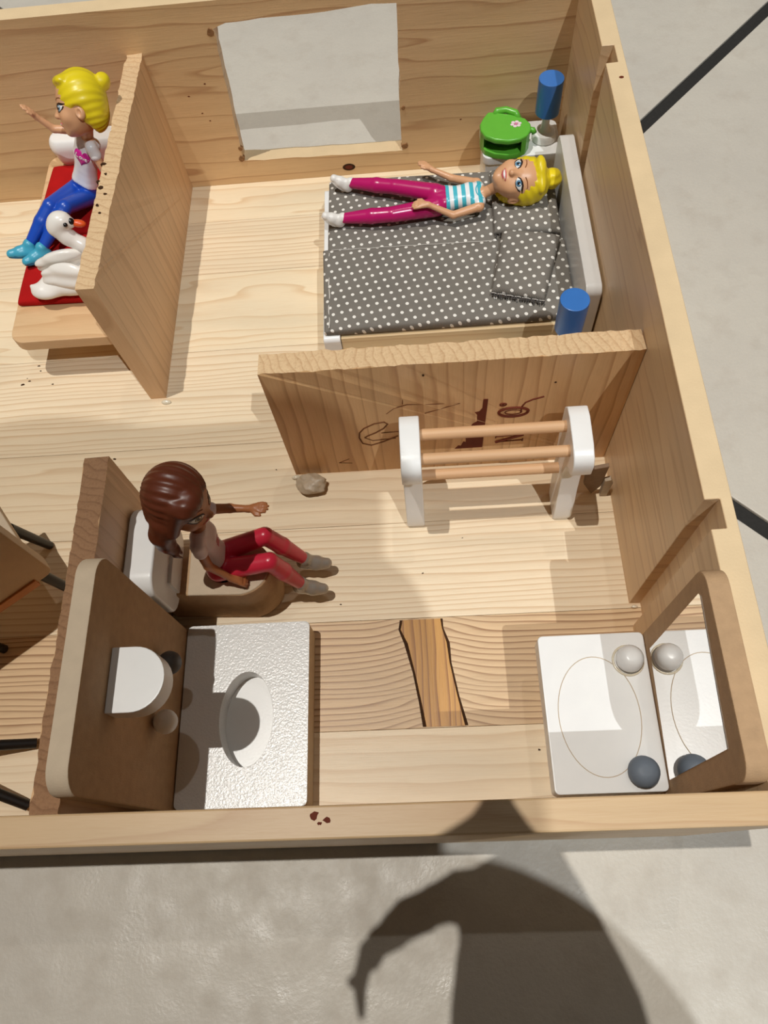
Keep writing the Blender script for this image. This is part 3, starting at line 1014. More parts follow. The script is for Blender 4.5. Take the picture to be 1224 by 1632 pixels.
# ================================================================== bench with red cushions
bn = thing('bench', 'pale wooden bench with rounded corners at the left of the tall partition', 'bench', (-53.6, 60, 0))
obj('bench_top', prism(rrect(-60.3, -47.4, 46.9, 74.3, 1.5, 6), 'z', 4.9, 6.3, 0.16, 2), M['bench'], bn, smooth=35)
for (x, y) in ((-56.5, 52.5), (-56.5, 70.5)):
    obj('leg_board', box(x, -48.0, y, y + 1.6, 0, 4.9, 0.1), M['bench'], bn)
cg = 'red seat cushions'
solo('seat_cushion', pillow([(-59.9, 51.6), (-47.55, 51.4), (-47.45, 60.5), (-59.7, 60.6)], 6.3, 1.15, 28, 0.26, 0.03, 0.45, 11), M['red'],
     'red seat cushion at the front of the bench with the white swan on it', 'cushion', cg, smooth=True)
solo('seat_cushion', pillow([(-59.6, 60.9), (-47.4, 60.8), (-47.2, 71.6), (-59.2, 71.7)], 6.3, 1.15, 28, 0.26, 0.03, 0.45, 12), M['red'],
     'red seat cushion at the back of the bench with the seated blonde doll on it', 'cushion', cg, smooth=True)
wb = thing('bolster', 'white glossy rounded block on the bench behind the seated blonde doll', 'bolster', (-53, 72.7, 6.3))
f = Field((-60, 69.5, 5.8), (-46.5, 75.5, 11.5), 0.16)
f.cone((-57.0, 72.6, 7.8), (-49, 72.6, 7.8), 1.35, 1.35, 0.3)
f.cone((-57.3, 72.75, 9.0), (-49, 72.75, 9.0), 1.45, 1.45, 0.5)
f.plane((0, 0, 10.1), (0, 0, 1))
f.plane((0, 74.45, 0), (0, 1, 0))
f.plane((0, 0, 6.35), (0, 0, -1))
f.plane((-46.9, 0, 0), (1, 0, 0))
obj('body', f.mesh(), M['white_plastic'], wb, smooth=True)

# ================================================================== swan
sn = thing('swan', 'white plastic swan figure with an orange beak on the front red cushion', 'swan', (-53.3, 53.2, 7.4))
f = Field((-59, 49.5, 7.0), (-48, 58, 16), 0.1)
f.ell((-53.3, 52.9, 8.5), (3.4, 1.9, 1.25))
f.ell((-56.0, 51.9, 8.35), (1.7, 1.15, 0.75), k=0.5)
f.cone((-56.6, 51.7, 8.5), (-57.5, 52.1, 8.8), 0.55, 0.15, 0.4)
nk = [(-50.9, 54.2, 8.9), (-50.7, 54.7, 10.0), (-51.5, 55.0, 11.0), (-52.7, 55.3, 12.0), (-53.4, 55.6, 13.0)]
for a, b, r0, r1 in zip(nk[:-1], nk[1:], (1.05, 0.8, 0.78, 0.82), (0.8, 0.78, 0.82, 0.95)):
    f.cone(a, b, r0, r1, 0.3)
f.ell((-52.9, 55.9, 13.5), (1.15, 1.0, 0.95), k=0.4)
f.cone((-52.4, 55.9, 13.4), (-51.9, 55.85, 13.2), 0.75, 0.5, 0.3)
obj('body', f.mesh(), M['swan'], sn, smooth=True)
for s, c in ((1, (-53.9, 54.2, 9.9)), (-1, (-53.2, 52.0, 9.6))):
    B = frame((0.95, 0.1 * s, 0.2), (0.05, -0.32 * s, 0.95))
    f = Field((-59, 49.0, 7.2), (-48, 58, 14), 0.1)
    f.ell(c, (0.7, 2.4, 1.8), B, tex=lambda q: 0.07 * np.sin(4.2 * q[..., 2] + 1.2 * q[..., 1]))
    f.ell(np.array(c) - B[:, 1] * 1.7 + B[:, 2] * 0.35, (0.5, 1.2, 1.0), B, k=0.3, tex=lambda q: 0.09 * np.sin(6 * q[..., 2]))
    obj('wing', f.mesh(), M['swan'], sn, smooth=True)
obj('beak', (lambda g: g)(xform(ball((0, 0, 0), 1, 16, 10, (0.75, 0.42, 0.36)), Matrix.Translation((-51.15, 55.85, 13.05)) @ Matrix.Rotation(0.25, 4, 'Y'))), M['orange'], sn, smooth=True)
obj('beak_knob', ball((-51.75, 55.75, 13.45), 0.36, 14, 8), M['pupil'], sn, smooth=True)
for yy in (54.98, 56.6):
    obj('eye', ball((-52.1, yy + (0.15 if yy < 55 else -0.1), 13.65), 0.22, 12, 8), M['pupil'], sn, smooth=True)

# ================================================================== washbasin by the left partition
wbn = thing('washbasin', 'white toy washbasin with a half round spout and tall fibreboard back panel', 'washbasin', (-35, 9, 0))
slab = prism(rrect(-39.75, -28.8, 1.15, 16.5, 0.45, 4), 'z', 0.0, 3.2, 0.12, 2, holes=[ellipse(-34.1, 8.25, 2.3, 3.95, 44)])
obj('basin_slab', slab, [M['white_rough'], M['fibre_pale']], wbn, smooth=35, pick=lambda n, c: 1 if (abs(n.z) < 0.3 and c[0] > -29.2) else 0)
obj('bowl_floor', prism(ellipse(-34.1, 8.25, 2.4, 4.05, 44), 'z', 0.02, 1.0, 0.05, 1), M['white'], wbn, smooth=35)
obj('back_panel', prism(rrect(1.0, 16.3, 0.0, 22.2, 1.7, 7, (1, 1, 0, 0)), 'x', -41.3, -39.85, 0.16, 2), [M['fibre'], M['fibre_pale']], wbn, smooth=35,
    pick=lambda n, c: 0 if n.x > 0.9 else 1)
sp = [(-39.85, 6.3), (-39.85, 10.75), (-38.2, 10.75)] + [(-38.2 + 2.2 * math.sin(a), 8.525 + 2.225 * math.cos(a)) for a in np.linspace(0.15, math.pi - 0.15, 16)] + [(-38.2, 6.3)]
obj('spout', prism(sp, 'z', 16.4, 18.3, 0.1, 2, 20), M['white'], wbn, smooth=35)
obj('tap_knob', ball((-38.9, 11.7, 9.5), 0.95, 20, 12), M['darkgrey'], wbn, smooth=True, label='dark grey round tap knob')
obj('tap_knob', ball((-38.9, 7.2, 9.2), 0.95, 20, 12), M['white'], wbn, smooth=True, label='white round tap knob')

# ================================================================== washbasin with mirror at the right wall
vb = thing('vanity', 'white toy washstand with a slanted mirror at the right wall', 'washstand', (-5, 7, 0))
obj('basin_slab', prism(rrect(-9.75, -1.5, 1.0, 12.85, 0.4, 4), 'z', 6.2, 8.2, 0.12, 2), M['white'], vb, smooth=35)
obj('pedestal', box(-8.9, -1.5, 1.8, 12.0, 0, 6.2, 0.1), M['white'], vb)
ogr = [(x, y, 8.22) for x, y in ellipse(-5.75, 6.55, 3.05, 4.45, 56)]
obj('basin_groove', tube(ogr, 0.032, 6, True), M['fibre_pale'], vb, label='thin oval groove line')
obj('back_panel', prism(rrect(0.4, 12.8, 0.0, 23.3, 1.3, 6, (1, 1, 0, 0)), 'x', -1.45, -0.06, 0.16, 2), M['fibre'], vb, smooth=35)
mp = [(11.2, 9.4), (11.5, 21.8), (11.3, 22.0), (2.3, 21.2), (1.75, 8.6)]
obj('mirror', prism(mp, 'x', -1.53, -1.4, 0.02, 1), M['mirror'], vb)
obj('tap_knob', lathe([(0.7, 0), (0.95, 0.2), (1.05, 0.6), (0.98, 1.1), (0.7, 1.45), (0.3, 1.6)], (-3.0, 10.6, 8.2), 24), M['white'], vb, smooth=50, label='white round tap knob')
obj('tap_knob', lathe([(0.75, 0), (1.05, 0.2), (1.15, 0.6), (1.05, 1.1), (0.7, 1.4), (0.3, 1.5)], (-3.3, 2.35, 8.2), 24), M['slate'], vb, smooth=50, label='slate blue round tap knob')
obj('glue_ring', tube([(x, y, 8.22) for x, y in ellipse(-3.0, 10.6, 1.15, 1.15, 24)], 0.1, 6, True), M['glue'], vb, smooth=True)

# ================================================================== toilet
tl = thing('toilet', 'white and fibreboard toy toilet under the brown haired doll', 'toilet', (-37.5, 20.5, 0))
ZS = 6.6
tank = prism(rrect(16.7, 24.4, 5.6, 12.6, 1.6, 7, (1, 1, 1, 1)), 'x', -42.3, -39.9, 0.22, 3)
obj('tank', tank, M['white'], tl, smooth=40)
obj('tank_apron', prism(rrect(18.5, 22.8, 5.0, 9.0, 0.3, 3), 'x', -40.2, -39.6, 0.1, 2), M['white'], tl, smooth=40)
bowl = [(-42.0, 18.4)] + [(-34.6 + 2.9 * math.sin(a), 20.6 - 2.6 * math.cos(a)) for a in np.linspace(0.15, math.pi - 0.15, 18)] + [(-42.0, 22.8)]
hole_t = ellipse(-35.9, 20.6, 1.5, 1.35, 28)
obj('bowl', prism(bowl, 'z', 0.0, ZS - 0.02, 0.2, 3, 40, holes=[hole_t]), M['fibre'], tl, smooth=40)
seat = [(-38.9, 18.25)] + [(-34.6 + 2.75 * math.sin(a), 20.6 - 2.5 * math.cos(a)) for a in np.linspace(0.1, math.pi - 0.1, 18)] + [(-38.9, 22.95)]
obj('seat', prism(seat, 'z', ZS - 0.4, ZS + 0.05, 0.06, 1, 30, holes=[hole_t]), M['fibre_pale'], tl, smooth=40)
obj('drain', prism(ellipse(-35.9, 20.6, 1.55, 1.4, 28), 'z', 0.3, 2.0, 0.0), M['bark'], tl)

# ================================================================== towel rack in front of the printed partition
rk = thing('towel_rack', 'white towel rack with three wooden dowels before the printed partition', 'towel rack', (-12, 28.5, 0))
prof = [(31.2, 12.6), (30.6, 13.5), (29.5, 13.75), (27.0, 13.5), (25.9, 13.1), (25.45, 12.4), (25.5, 11.0), (25.9, 10.5), (26.6, 10.3), (27.2, 9.2), (27.3, 7.5), (27.0, 5.0), (26.5, 2.5), (26.3, 0.9), (26.45, 0.0), (29.3, 0.0), (29.7, 2.0), (30.2, 5.5), (31.0, 9.5)]
for a in (-19.85, -5.9):
    obj('end_post', prism(prof, 'x', a, a + 1.7, 0.12, 2, 50), M['white'], rk, smooth=50)
for (y, z) in ((29.6, 12.1), (27.3, 12.0), (28.7, 6.4)):
    obj('dowel', tube([(-18.3, y, z), (-14, y, z), (-10, y, z), (-5.7, y, z)], 0.5, 16), M['dowel'], rk, smooth=40)

# ================================================================== loose scraps
bm = bmesh.new()
bmesh.ops.create_icosphere(bm, subdivisions=4, radius=1.0)
dirs = [nrm(rng.normal(0, 1, 3)) for _ in range(16)]
cuts = rng.uniform(0.62, 0.9, 16)
for v in bm.verts:
    q = np.array(v.co[:])
    m_ = max(max((q @ d_) / c_ for d_, c_ in zip(dirs, cuts)), 1.0)
    q = q / m_ * (1 + 0.07 * math.sin(7 * q[0] + 3 * q[1]) * math.sin(6 * q[2] + 4 * q[1]))
    v.co = Vector((-29.2 + q[0] * 1.9, 31.45 + q[1] * 1.2, 0.85 + q[2] * 0.85))
lump = from_bm(bm)
solo('crumpled_lump', lump, M['stone'], 'small pale crumpled lump lying at the foot of the printed partition', 'lump', smooth=28)
sh = thing('shard', 'grey brown pointed shard standing in the corner beside the towel rack', 'shard', (-1.3, 29, 0))
obj('face', prism([(-3.1, 5.0), (-2.9, 2.2), (-1.85, 0.02), (-1.2, 1.6), (-1.15, 5.6)], 'y', 28.9, 29.3, 0.04, 1), M['shard'], sh)
obj('flake', prism([(-1.1, 0.05), (-0.4, 0.05), (-0.3, 2.6), (-0.6, 3.4), (-1.15, 3.2)], 'y', 28.6, 29.1, 0.04, 1), M['stone'], sh)

# ================================================================== chair with black legs at the left
ch = thing('chair', 'pale boarded toy chair on black legs at the left edge beside the partition', 'chair', (-55, 21, 0))
A3, B3 = np.array((-51.3, 21.2)), np.array((-55.7, 17.9))
ud = (B3 - A3) / np.linalg.norm(B3 - A3)
nd_ = np.array((-ud[1], ud[0]))
if nd_ @ np.array((1, 1)) < 0:
    nd_ = -nd_


def oriented(poly2, t0, t1, b=0.12, seg=2):
    """poly2 in (along, z) on the chair's facing plane; thickness t0..t1 behind the face"""
    g = prism(poly2, 'y', t0, t1, b, seg)
    V = np.array(g[0])
    W = np.stack([A3[0] + ud[0] * V[:, 0] - ud_back[0] * V[:, 1], A3[1] + ud[1] * V[:, 0] - ud_back[1] * V[:, 1], V[:, 2]], 1)
    return W, g[1]


ud_back = np.array((ud[1], -ud[0]))          # towards the camera side
if ud_back @ np.array((1, -1)) < 0:
    ud_back = -ud_back
obj('side_board', oriented(rrect(0, 12.5, 6.4, 18.6, 0.8, 5), 0.0, 1.5), M['fibre_pale'], ch, smooth=35)
obj('seat_rail', oriented([(1.6, 6.15), (10.5, 6.15), (10.5, 7.2), (1.6, 7.2)], -0.22, 0.4, 0.05), M['orange_wood'], ch)
obj('seat', oriented([(0.8, 7.0), (10.5, 7.0), (10.5, 8.0), (0.8, 8.0)], 1.3, 9.0), M['fibre_pale'], ch)
for (a, t) in ((1.2, 0.7), (9.6, 0.7), (1.2, 6.2), (9.6, 6.2)):
    q = np.array(A3) + ud * a - ud_back * t
    q2 = q - ud * 0.9 + ud_back * 0.6 * (1 if t < 4 else -1)
    obj('leg', tube([(q[0], q[1], 6.9), (q2[0], q2[1], 0.14)], [0.5, 0.42], 12), M['black'], ch, smooth=40)

# black legs of another stool cut by the left edge
s2 = thing('stool', 'toy stool with splayed black legs at the lower left edge', 'stool', (-60, 6, 0))
obj('seat', lathe([(3.2, 0), (3.5, 0.2), (3.5, 0.9), (3.2, 1.1)], (-62.5, 6.0, 7.0), 32), M['fibre_pale'], s2, smooth=40)
for (p, q) in (((-60.2, 6.6, 4.2), (-53.6, 7.3, 0.36)), ((-60.0, 4.9, 4.2), (-53.4, 2.1, 0.36)), ((-64.5, 7.5, 7.2), (-68.5, 10.5, 0.36)), ((-64.5, 4.5, 7.2), (-68.0, 0.9, 0.36))):
    k = (Vector(p) - Vector(q)).normalized()
    top = Vector(q) + k * ((7.2 - q[2]) / k.z) if k.z > 0.25 else Vector(p)
    obj('leg', tube([top[:], q], [0.55, 0.45], 12), M['black'], s2, smooth=40)


# ================================================================== dolls
def seg_torso(f, hip, neck, B, k=0.3, g=0.0, w=1.0):
    """torso from hip centre to neck base; B columns right, forward, up of the torso"""
    r, fw, up = B[:, 0], B[:, 1], B[:, 2]
    L = float(np.linalg.norm(neck - hip))
    at = lambda t: hip + (neck - hip) * t
    lv = ((0.0, 0.60, 0.90, 0.0), (0.2, 0.46, 0.84, 0.0), (0.42, 0.34, 0.76, 0.0), (0.68, 0.46, 0.80, 0.10), (0.88, 0.66, 0.60, 0.0))
    for (t0, x0, r0, y0), (t1, x1, r1, y1) in zip(lv[:-1], lv[1:]):
        for sx in (-1, 0, 1):
            f.cone(at(t0) + r * sx * x0 * w + fw * y0, at(t1) + r * sx * x1 * w + fw * y1, r0 + g, r1 + g, 0.12)


def hand(f, wrist, d, palm_n, side, s=1.0):
    """palm, four fingers and a thumb leaving the palm's side; d along the hand, palm_n out of the back of the hand"""
    d = nrm(d)
    n = nrm(np.array(palm_n) - d * (np.array(palm_n) @ d))
    u = np.cross(d, n) * side
    w_ = np.array(wrist)
    f.cone(w_, w_ + d * 0.55 * s, 0.28, 0.3, 0.2)
    for q in (-0.24, 0.0, 0.24):
        f.cone(w_ + d * 0.35 * s + u * q * 0.6, w_ + d * 0.85 * s + u * q, 0.24, 0.22, 0.12)
    for q, ln in ((-0.36, 0.62), (-0.12, 0.78), (0.13, 0.74), (0.37, 0.58)):
        a = w_ + d * 0.85 * s + u * q * 0.95
        b = a + (d + u * q * 0.25 - n * 0.12) * ln * 0.55 * s
        c = b + (d - n * 0.45) * ln * 0.45 * s
        f.cone(a, b, 0.155, 0.145, 0.05)
        f.cone(b, c, 0.145, 0.12, 0.05)
    a = w_ + d * 0.42 * s + u * 0.3
    b = a + (d * 0.6 + u * 0.7) * 0.42 * s
    f.cone(a, b, 0.19, 0.16, 0.1)
    f.cone(b, b + (d * 0.95 + u * 0.2 - n * 0.2) * 0.38 * s, 0.16, 0.13, 0.05)


def face_y(loc):
    pass


def head_skin(f, c, B):
    w2 = lambda p: c + B @ np.array(p)
    f.ell(w2((0, -0.15, 0.5)), (2.15, 2.25, 2.35), B, k=0.3)
    f.ell(w2((0, 0.55, -0.75)), (1.78, 1.62, 1.9), B, k=0.5)
    f.ell(w2((0, 1.0, -1.7)), (1.05, 0.95, 0.95), B, k=0.6)
    f.ell(w2((0, 1.55, -2.3)), (0.5, 0.42, 0.38), B, k=0.4)
    for s in (-1, 1):
        f.ell(w2((s * 0.95, 1.35, -0.95)), (0.7, 0.55, 0.6), B, k=0.5)
        f.ell(w2((s * 1.98, -0.1, -0.75)), (0.28, 0.45, 0.6), B, k=0.12)
        f.ell(w2((s * 2.16, 0.05, -0.7)), (0.14, 0.22, 0.34), B, k=0.08, op='cut')
    f.cone(w2((0, 2.0, 0.0)), w2((0, 2.42, -0.72)), 0.16, 0.24, 0.35)
    f.ell(w2((0, 2.38, -0.82)), (0.3, 0.26, 0.2), B, k=0.15)
    f.ell(w2((0, 2.05, -1.5)), (0.5, 0.24, 0.2), B, k=0.25)


def face_paint(doll, body, c, B, iris='iris', smile=True, gaze=(0, 0), tilt=0.0):
    me = body.data
    org = ORG[body.name]
    vs_ = [Vector(np.array(v.co[:]) / SC + org) for v in me.vertices]
    bvh = BVHTree.FromPolygons(vs_, [tuple(p.vertices) for p in me.polygons])
    r, fw, up = B[:, 0], B[:, 1], B[:, 2]
    o = np.array(c)
    for s in (-1, 1):
        ec = np.array((s * 0.98, -0.12))
        n = nrm(fw + r * s * 0.25)
        lid = [(ec[0] + s * x, ec[1] + z) for x, z in ((-0.52, -0.08), (-0.36, 0.18), (-0.08, 0.33), (0.22, 0.36), (0.5, 0.26), (0.62, 0.13), (0.48, -0.12), (0.22, -0.28), (-0.08, -0.31), (-0.35, -0.22))]
        e = obj('eye', decal(bvh, lid, o, r, up, fw, 0.02), M['eye_w'], doll, smooth=True)
        ic = ec + np.array((gaze[0], 0.02 + gaze[1]))
        obj('iris', decal(bvh, [(ic[0] + 0.29 * math.cos(t), ic[1] + 0.3 * math.sin(t)) for t in np.linspace(0, 2 * math.pi, 17)[:-1]], o, r, up, fw, 0.035), M[iris], e, smooth=True)
        obj('pupil', decal(bvh, [(ic[0] + 0.15 * math.cos(t), ic[1] + 0.16 * math.sin(t)) for t in np.linspace(0, 2 * math.pi, 13)[:-1]], o, r, up, fw, 0.05), M['pupil'], e, smooth=True)
        obj('glint', decal(bvh, [(ic[0] - 0.1 + 0.08 * math.cos(t), ic[1] + 0.12 + 0.08 * math.sin(t)) for t in np.linspace(0, 2 * math.pi, 9)[:-1]], o, r, up, fw, 0.06), M['eye_w'], e, smooth=True)
        lash = [(ec[0] + s * x, ec[1] + z) for x, z in ((-0.55, -0.05), (-0.4, 0.2), (-0.08, 0.37), (0.22, 0.41), (0.52, 0.33), (0.82, 0.31))]
        obj('eyelash', ribbon(bvh, lash, [0.06, 0.13, 0.16, 0.19, 0.19, 0.05], o, r, up, fw, 0.05), M['lash'], e, smooth=True)
        low = [(ec[0] + s * x, ec[1] + z) for x, z in ((-0.34, -0.25), (-0.08, -0.34), (0.26, -0.3), (0.54, -0.08), (0.64, 0.13))]
        obj('eyelash', ribbon(bvh, low, [0.03, 0.06, 0.08, 0.1, 0.1], o, r, up, fw, 0.045), M['lash'], e, smooth=True)
        br = [(ec[0] + s * x, ec[1] + z) for x, z in ((-0.5, 0.72), (-0.12, 0.88), (0.35, 0.9), (0.72, 0.7))]
        obj('eyebrow', ribbon(bvh, br, [0.1, 0.1, 0.08, 0.03], o, r, up, fw, 0.03), M['brow'], doll, smooth=True)
    lip = [(-0.68, -1.42), (-0.35, -1.36), (-0.12, -1.3), (0, -1.34), (0.12, -1.3), (0.35, -1.36), (0.68, -1.42), (0.4, -1.72), (0, -1.84), (-0.4, -1.72)]
    m = obj('mouth', decal(bvh, lip, o, r, up, fw, 0.03), M['lip'], doll, smooth=True)
    if smile:
        obj('teeth', decal(bvh, [(-0.5, -1.44), (0, -1.42), (0.5, -1.44), (0.3, -1.6), (0, -1.66), (-0.3, -1.6)], o, r, up, fw, 0.05), M['teeth'], m, smooth=True)
    return bvh


def strand(fq=15, amp=0.05):
    return lambda q: amp * np.sin(fq * np.arctan2(q[..., 0], q[..., 2] + 0.6) + 0.8 * q[..., 1])


def hair_swept(name_mat, doll, c, B, bun, fringe=True, roots=None, bun_r=1.0):
    """moulded hair swept back to a bun, open round the face"""
    w2 = lambda p: c + B @ np.array(p)
    lo, hi = c - 6.5, c + 6.5
    f = Field(lo, hi, 0.11)
    f.ell(w2((0, -0.4, 0.62)), (2.42, 2.35, 2.55), B, k=0.1, tex=strand(18, 0.035))
    f.ell(w2((0, -1.1, -0.7)), (1.95, 1.5, 2.0), B, k=0.5, tex=strand(18, 0.03))
    # face opening
    f.ell(w2((0, 2.6, -1.15)), (2.1, 2.45, 2.95), B, k=0.12, op='cut')
    f.ell(w2((0, 0.5, -3.2)), (2.6, 1.6, 2.1), B, k=0.2, op='cut')
    for s in (-1, 1):
        f.ell(w2((s * 2.4, 0.2, -0.95)), (0.8, 0.85, 0.95), B, k=0.1, op='cut')
    if fringe:
        f.ell(w2((0.6, 1.25, 2.15)), (1.25, 0.8, 0.6), B, k=0.35)
        f.ell(w2((-0.8, 0.95, 2.2)), (1.1, 0.7, 0.5), B, k=0.35)
    b = w2(bun)
    f.cone(w2(np.array(bun) * 0.78), b, 0.62, 0.6, 0.2)
    f.ell(b, (bun_r, bun_r * 0.95, bun_r * 0.95), B, k=0.15, tex=lambda q: 0.06 * np.sin(5 * q[..., 1] + 5 * q[..., 0]))
    f.ell(b + B @ np.array(bun) * 0.09, (bun_r * 0.7, bun_r * 0.7, bun_r * 0.7), B, k=0.15)
    return obj('hair', f.mesh(), name_mat, doll, smooth=True)


def shoe(doll, ankle, toe, down, mat, sole=None, lacem=None, s=1.0):
    t = nrm(toe)
    n = nrm(np.array(down) - t * (np.array(down) @ t))
    u = np.cross(t, n)
    a = np.array(ankle, float)
    f = Field(a - 3.2, a + 3.2, 0.08)
    f.cone(a - n * 0.15 - t * 0.05, a + n * 0.45, 0.55 * s, 0.56 * s, 0.15)
    f.cone(a + n * 0.55 - t * 0.2 * s, a + n * 0.68 + t * 0.85 * s, 0.55 * s, 0.55 * s, 0.25)
    f.cone(a + n * 0.68 + t * 0.8 * s - u * 0.08, a + n * 0.78 + t * 1.6 * s, 0.55 * s, 0.42 * s, 0.2)
    f.cone(a + n * 0.1, a + n * 0.45 + t * 0.9 * s, 0.4 * s, 0.4 * s, 0.2)
    f.plane(a + n * 1.0, n)
    o = obj('shoe', f.mesh(), mat, doll, smooth=True)
    out = []
    for k in range(26):
        th = 2 * math.pi * k / 26
        ln = 1.32 if math.cos(th) > 0 else 0.98
        w_ = 0.5 + 0.05 * math.cos(th)
        out.append((0.58 + ln * math.cos(th), w_ * math.sin(th)))
    V = []
    for h in (0.88, 1.12):
        for (p, q) in out:
            V.append(a + n * h + t * p * s + u * q * s)
    m = len(out)
    F = [tuple(range(m)), tuple(range(2 * m - 1, m - 1, -1))] + [(i, m + i, m + (i + 1) % m, (i + 1) % m) for i in range(m)]
    obj('sole', (np.array(V), F), sole or mat, o)
    if lacem is not None:
        for k in range(4):
            e = a + t * (0.42 + 0.27 * k) * s - n * (0.02 - 0.13 * k)
            obj('lace', tube([e - u * 0.34 + n * 0.13, e - u * 0.16, e + u * 0.16 + t * 0.08, e + u * 0.34 + n * 0.13 + t * 0.1], 0.075, 6), lacem, o, smooth=True)
    return o


def make_doll(J, mats, label, name_kind='doll', sleeves=True, h=0.085, hands=None):
    """J: joints in modelling units. Body is one continuous skin; shirt, trousers, shoes and hair are children."""
    J = {k: np.array(v, float) if not isinstance(v, np.ndarray) else v for k, v in J.items()}
    base = J['base']
    d = thing(name_kind, label, 'doll', tuple(base))
    TB = frame(J['tfwd'], J['neck'] - J['hip'])
    HB = frame(J['hfwd'], J['hup'])
    keys = [k for k in J if k[:2] in ('hi', 'ne', 'he', 'sh', 'el', 'wr', 'kn', 'an')]
    P = np.array([J[k] for k in keys if k not in ('hfwd', 'hup')])
    lo, hi = P.min(0) - 3.6, P.max(0) + 3.6
    f = Field(lo, hi, h)
    seg_torso(f, J['hip'], J['neck'], TB)
    f.cone(J['neck'] - TB[:, 2] * 0.3, J['head'] + HB @ np.array((0, -0.25, -1.6)), 0.55, 0.55, 0.35)
    for s, n_ in ((1, 'r'), (-1, 'l')):
        hipj = J['hip'] + TB[:, 0] * s * 0.85 - TB[:, 2] * 0.2
        f.cone(hipj, J['kn' + n_], 0.85, 0.66, 0.3)
        f.cone(J['kn' + n_], J['kn' + n_] * 0.6 + J['an' + n_] * 0.4, 0.64, 0.66, 0.2)
        f.cone(J['kn' + n_] * 0.6 + J['an' + n_] * 0.4, J['an' + n_], 0.66, 0.40, 0.2)
        f.cone(J['an' + n_], J['an' + n_] + nrm(J['toe' + n_]) * 0.5 + nrm(J['dn' + n_]) * 0.4, 0.38, 0.36, 0.2)
        f.cone(J['neck'] * 0.35 + J['sh' + n_] * 0.65 - TB[:, 2] * 0.1, J['sh' + n_], 0.5, 0.5, 0.3)
        f.cone(J['sh' + n_], J['el' + n_], 0.47, 0.39, 0.2)
        f.cone(J['el' + n_], J['wr' + n_], 0.38, 0.28, 0.15)
        hand(f, J['wr' + n_], J['hd' + n_], J['hn' + n_], J['hs' + n_][0])
    head_skin(f, J['head'], HB)
    body = obj('body', f.mesh(), mats['skin'], d, smooth=True)
    # shirt
    fs = Field(lo, hi, h)
    seg_torso(fs, J['hip'], J['neck'], TB, g=0.09)
    for s, n_ in ((1, 'r'), (-1, 'l')):
        fs.cone(J['neck'] * 0.35 + J['sh' + n_] * 0.65 - TB[:, 2] * 0.12, J['sh' + n_] - TB[:, 0] * s * (0.0 if sleeves else 0.35), 0.56, 0.56, 0.3)
        if sleeves:
            fs.cone(J['sh' + n_], J['sh' + n_] * 0.72 + J['el' + n_] * 0.28, 0.57, 0.6, 0.2)
    nb = J['neck'] + TB[:, 2] * 0.35 + TB[:, 1] * 0.25
    fs.ell(nb, (0.95, 0.95, 0.8), TB, k=0.05, op='cut')
    waist = J['hip'] + (J['neck'] - J['hip']) * 0.16
    fs.plane(waist, -TB[:, 2])
    if sleeves:
        pass
    shirt = obj('shirt', fs.mesh(), mats['shirt'], d, smooth=True)
    # trousers
    ft = Field(lo, hi, h)
    seg_torso(ft, J['hip'], J['neck'], TB, g=0.06)
    ft.plane(J['hip'] + (J['neck'] - J['hip']) * 0.24, TB[:, 2])
    for s, n_ in ((1, 'r'), (-1, 'l')):
        hipj = J['hip'] + TB[:, 0] * s * 0.85 - TB[:, 2] * 0.2
        ft.cone(hipj, J['kn' + n_], 0.98, 0.8, 0.25)
        kk = J['kn' + n_]
        mid = kk * 0.6 + J['an' + n_] * 0.4
        ft.cone(kk, mid, 0.78, 0.8, 0.06)
        ft.cone(mid, J['an' + n_] - nrm(J['an' + n_] - kk) * 0.15, 0.8, 0.54, 0.15)
    obj('trousers', ft.mesh(), mats['trousers'], d, smooth=True)
    for n_ in 'rl':
        shoe(d, J['an' + n_], J['toe' + n_], J['dn' + n_], mats['shoe'], mats.get('sole'), mats.get('lace'), mats.get('size', 1.0))
    bvh = face_paint(d, body, J['head'], HB, mats.get('iris', 'iris'), True, mats.get('gaze', (0, 0)))
    return d, body, shirt, TB, HB


def shirt_bvh(shirt):
    me = shirt.data
    org = ORG[shirt.name]
    return BVHTree.FromPolygons([Vector(np.array(v.co[:]) / SC + org) for v in me.vertices], [tuple(p.vertices) for p in me.polygons])


# --- doll lying on the bed
J1 = dict(base=(-15, 61.5, 6.3), hip=(-14.9, 61.2, 7.5), neck=(-9.9, 61.3, 7.75), head=(-6.35, 61.1, 9.3), tfwd=(0.05, -0.22, 1), hfwd=(-0.12, -0.46, 0.88), hup=(1, -0.06, 0.08),
          shr=(-10.6, 63.0, 7.7), elr=(-13.2, 64.4, 7.35), wrr=(-15.3, 65.4, 7.8), hdr=(-0.75, 0.45, 0.35), hnr=(0, 0.3, 1), hsr=(-1, 0, 0),
          shl=(-10.6, 59.5, 7.75), ell=(-13.4, 58.8, 7.55), wrl=(-16.0, 59.3, 8.75), hdl=(-0.95, 0.0, 0.1), hnl=(0, -0.1, 1), hsl=(1, 0, 0),
          knr=(-19.4, 63.5, 7.6), anr=(-24.4, 65.1, 7.15), toer=(-0.72, 0.12, 0.72), dnr=(-0.85, 0.1, -0.35),
          knl=(-19.8, 59.5, 7.6), anl=(-25.3, 60.0, 7.1), toel=(-0.72, -0.05, 0.72), dnl=(-0.85, 0, -0.35))
stripe_dir = nrm(np.array(J1['neck']) - np.array(J1['hip']))
m1 = dict(skin=M['skin_l'], shirt=stripes('striped_vest', stripe_dir, pitch=0.86, off=0.35), trousers=M['pants_m'], shoe=M['shoe_w'], lace=M['thread'])
d1, b1, s1, TB1, HB1 = make_doll(J1, m1, 'blonde doll in striped vest and magenta leggings lying on the polka dot bed', sleeves=False)
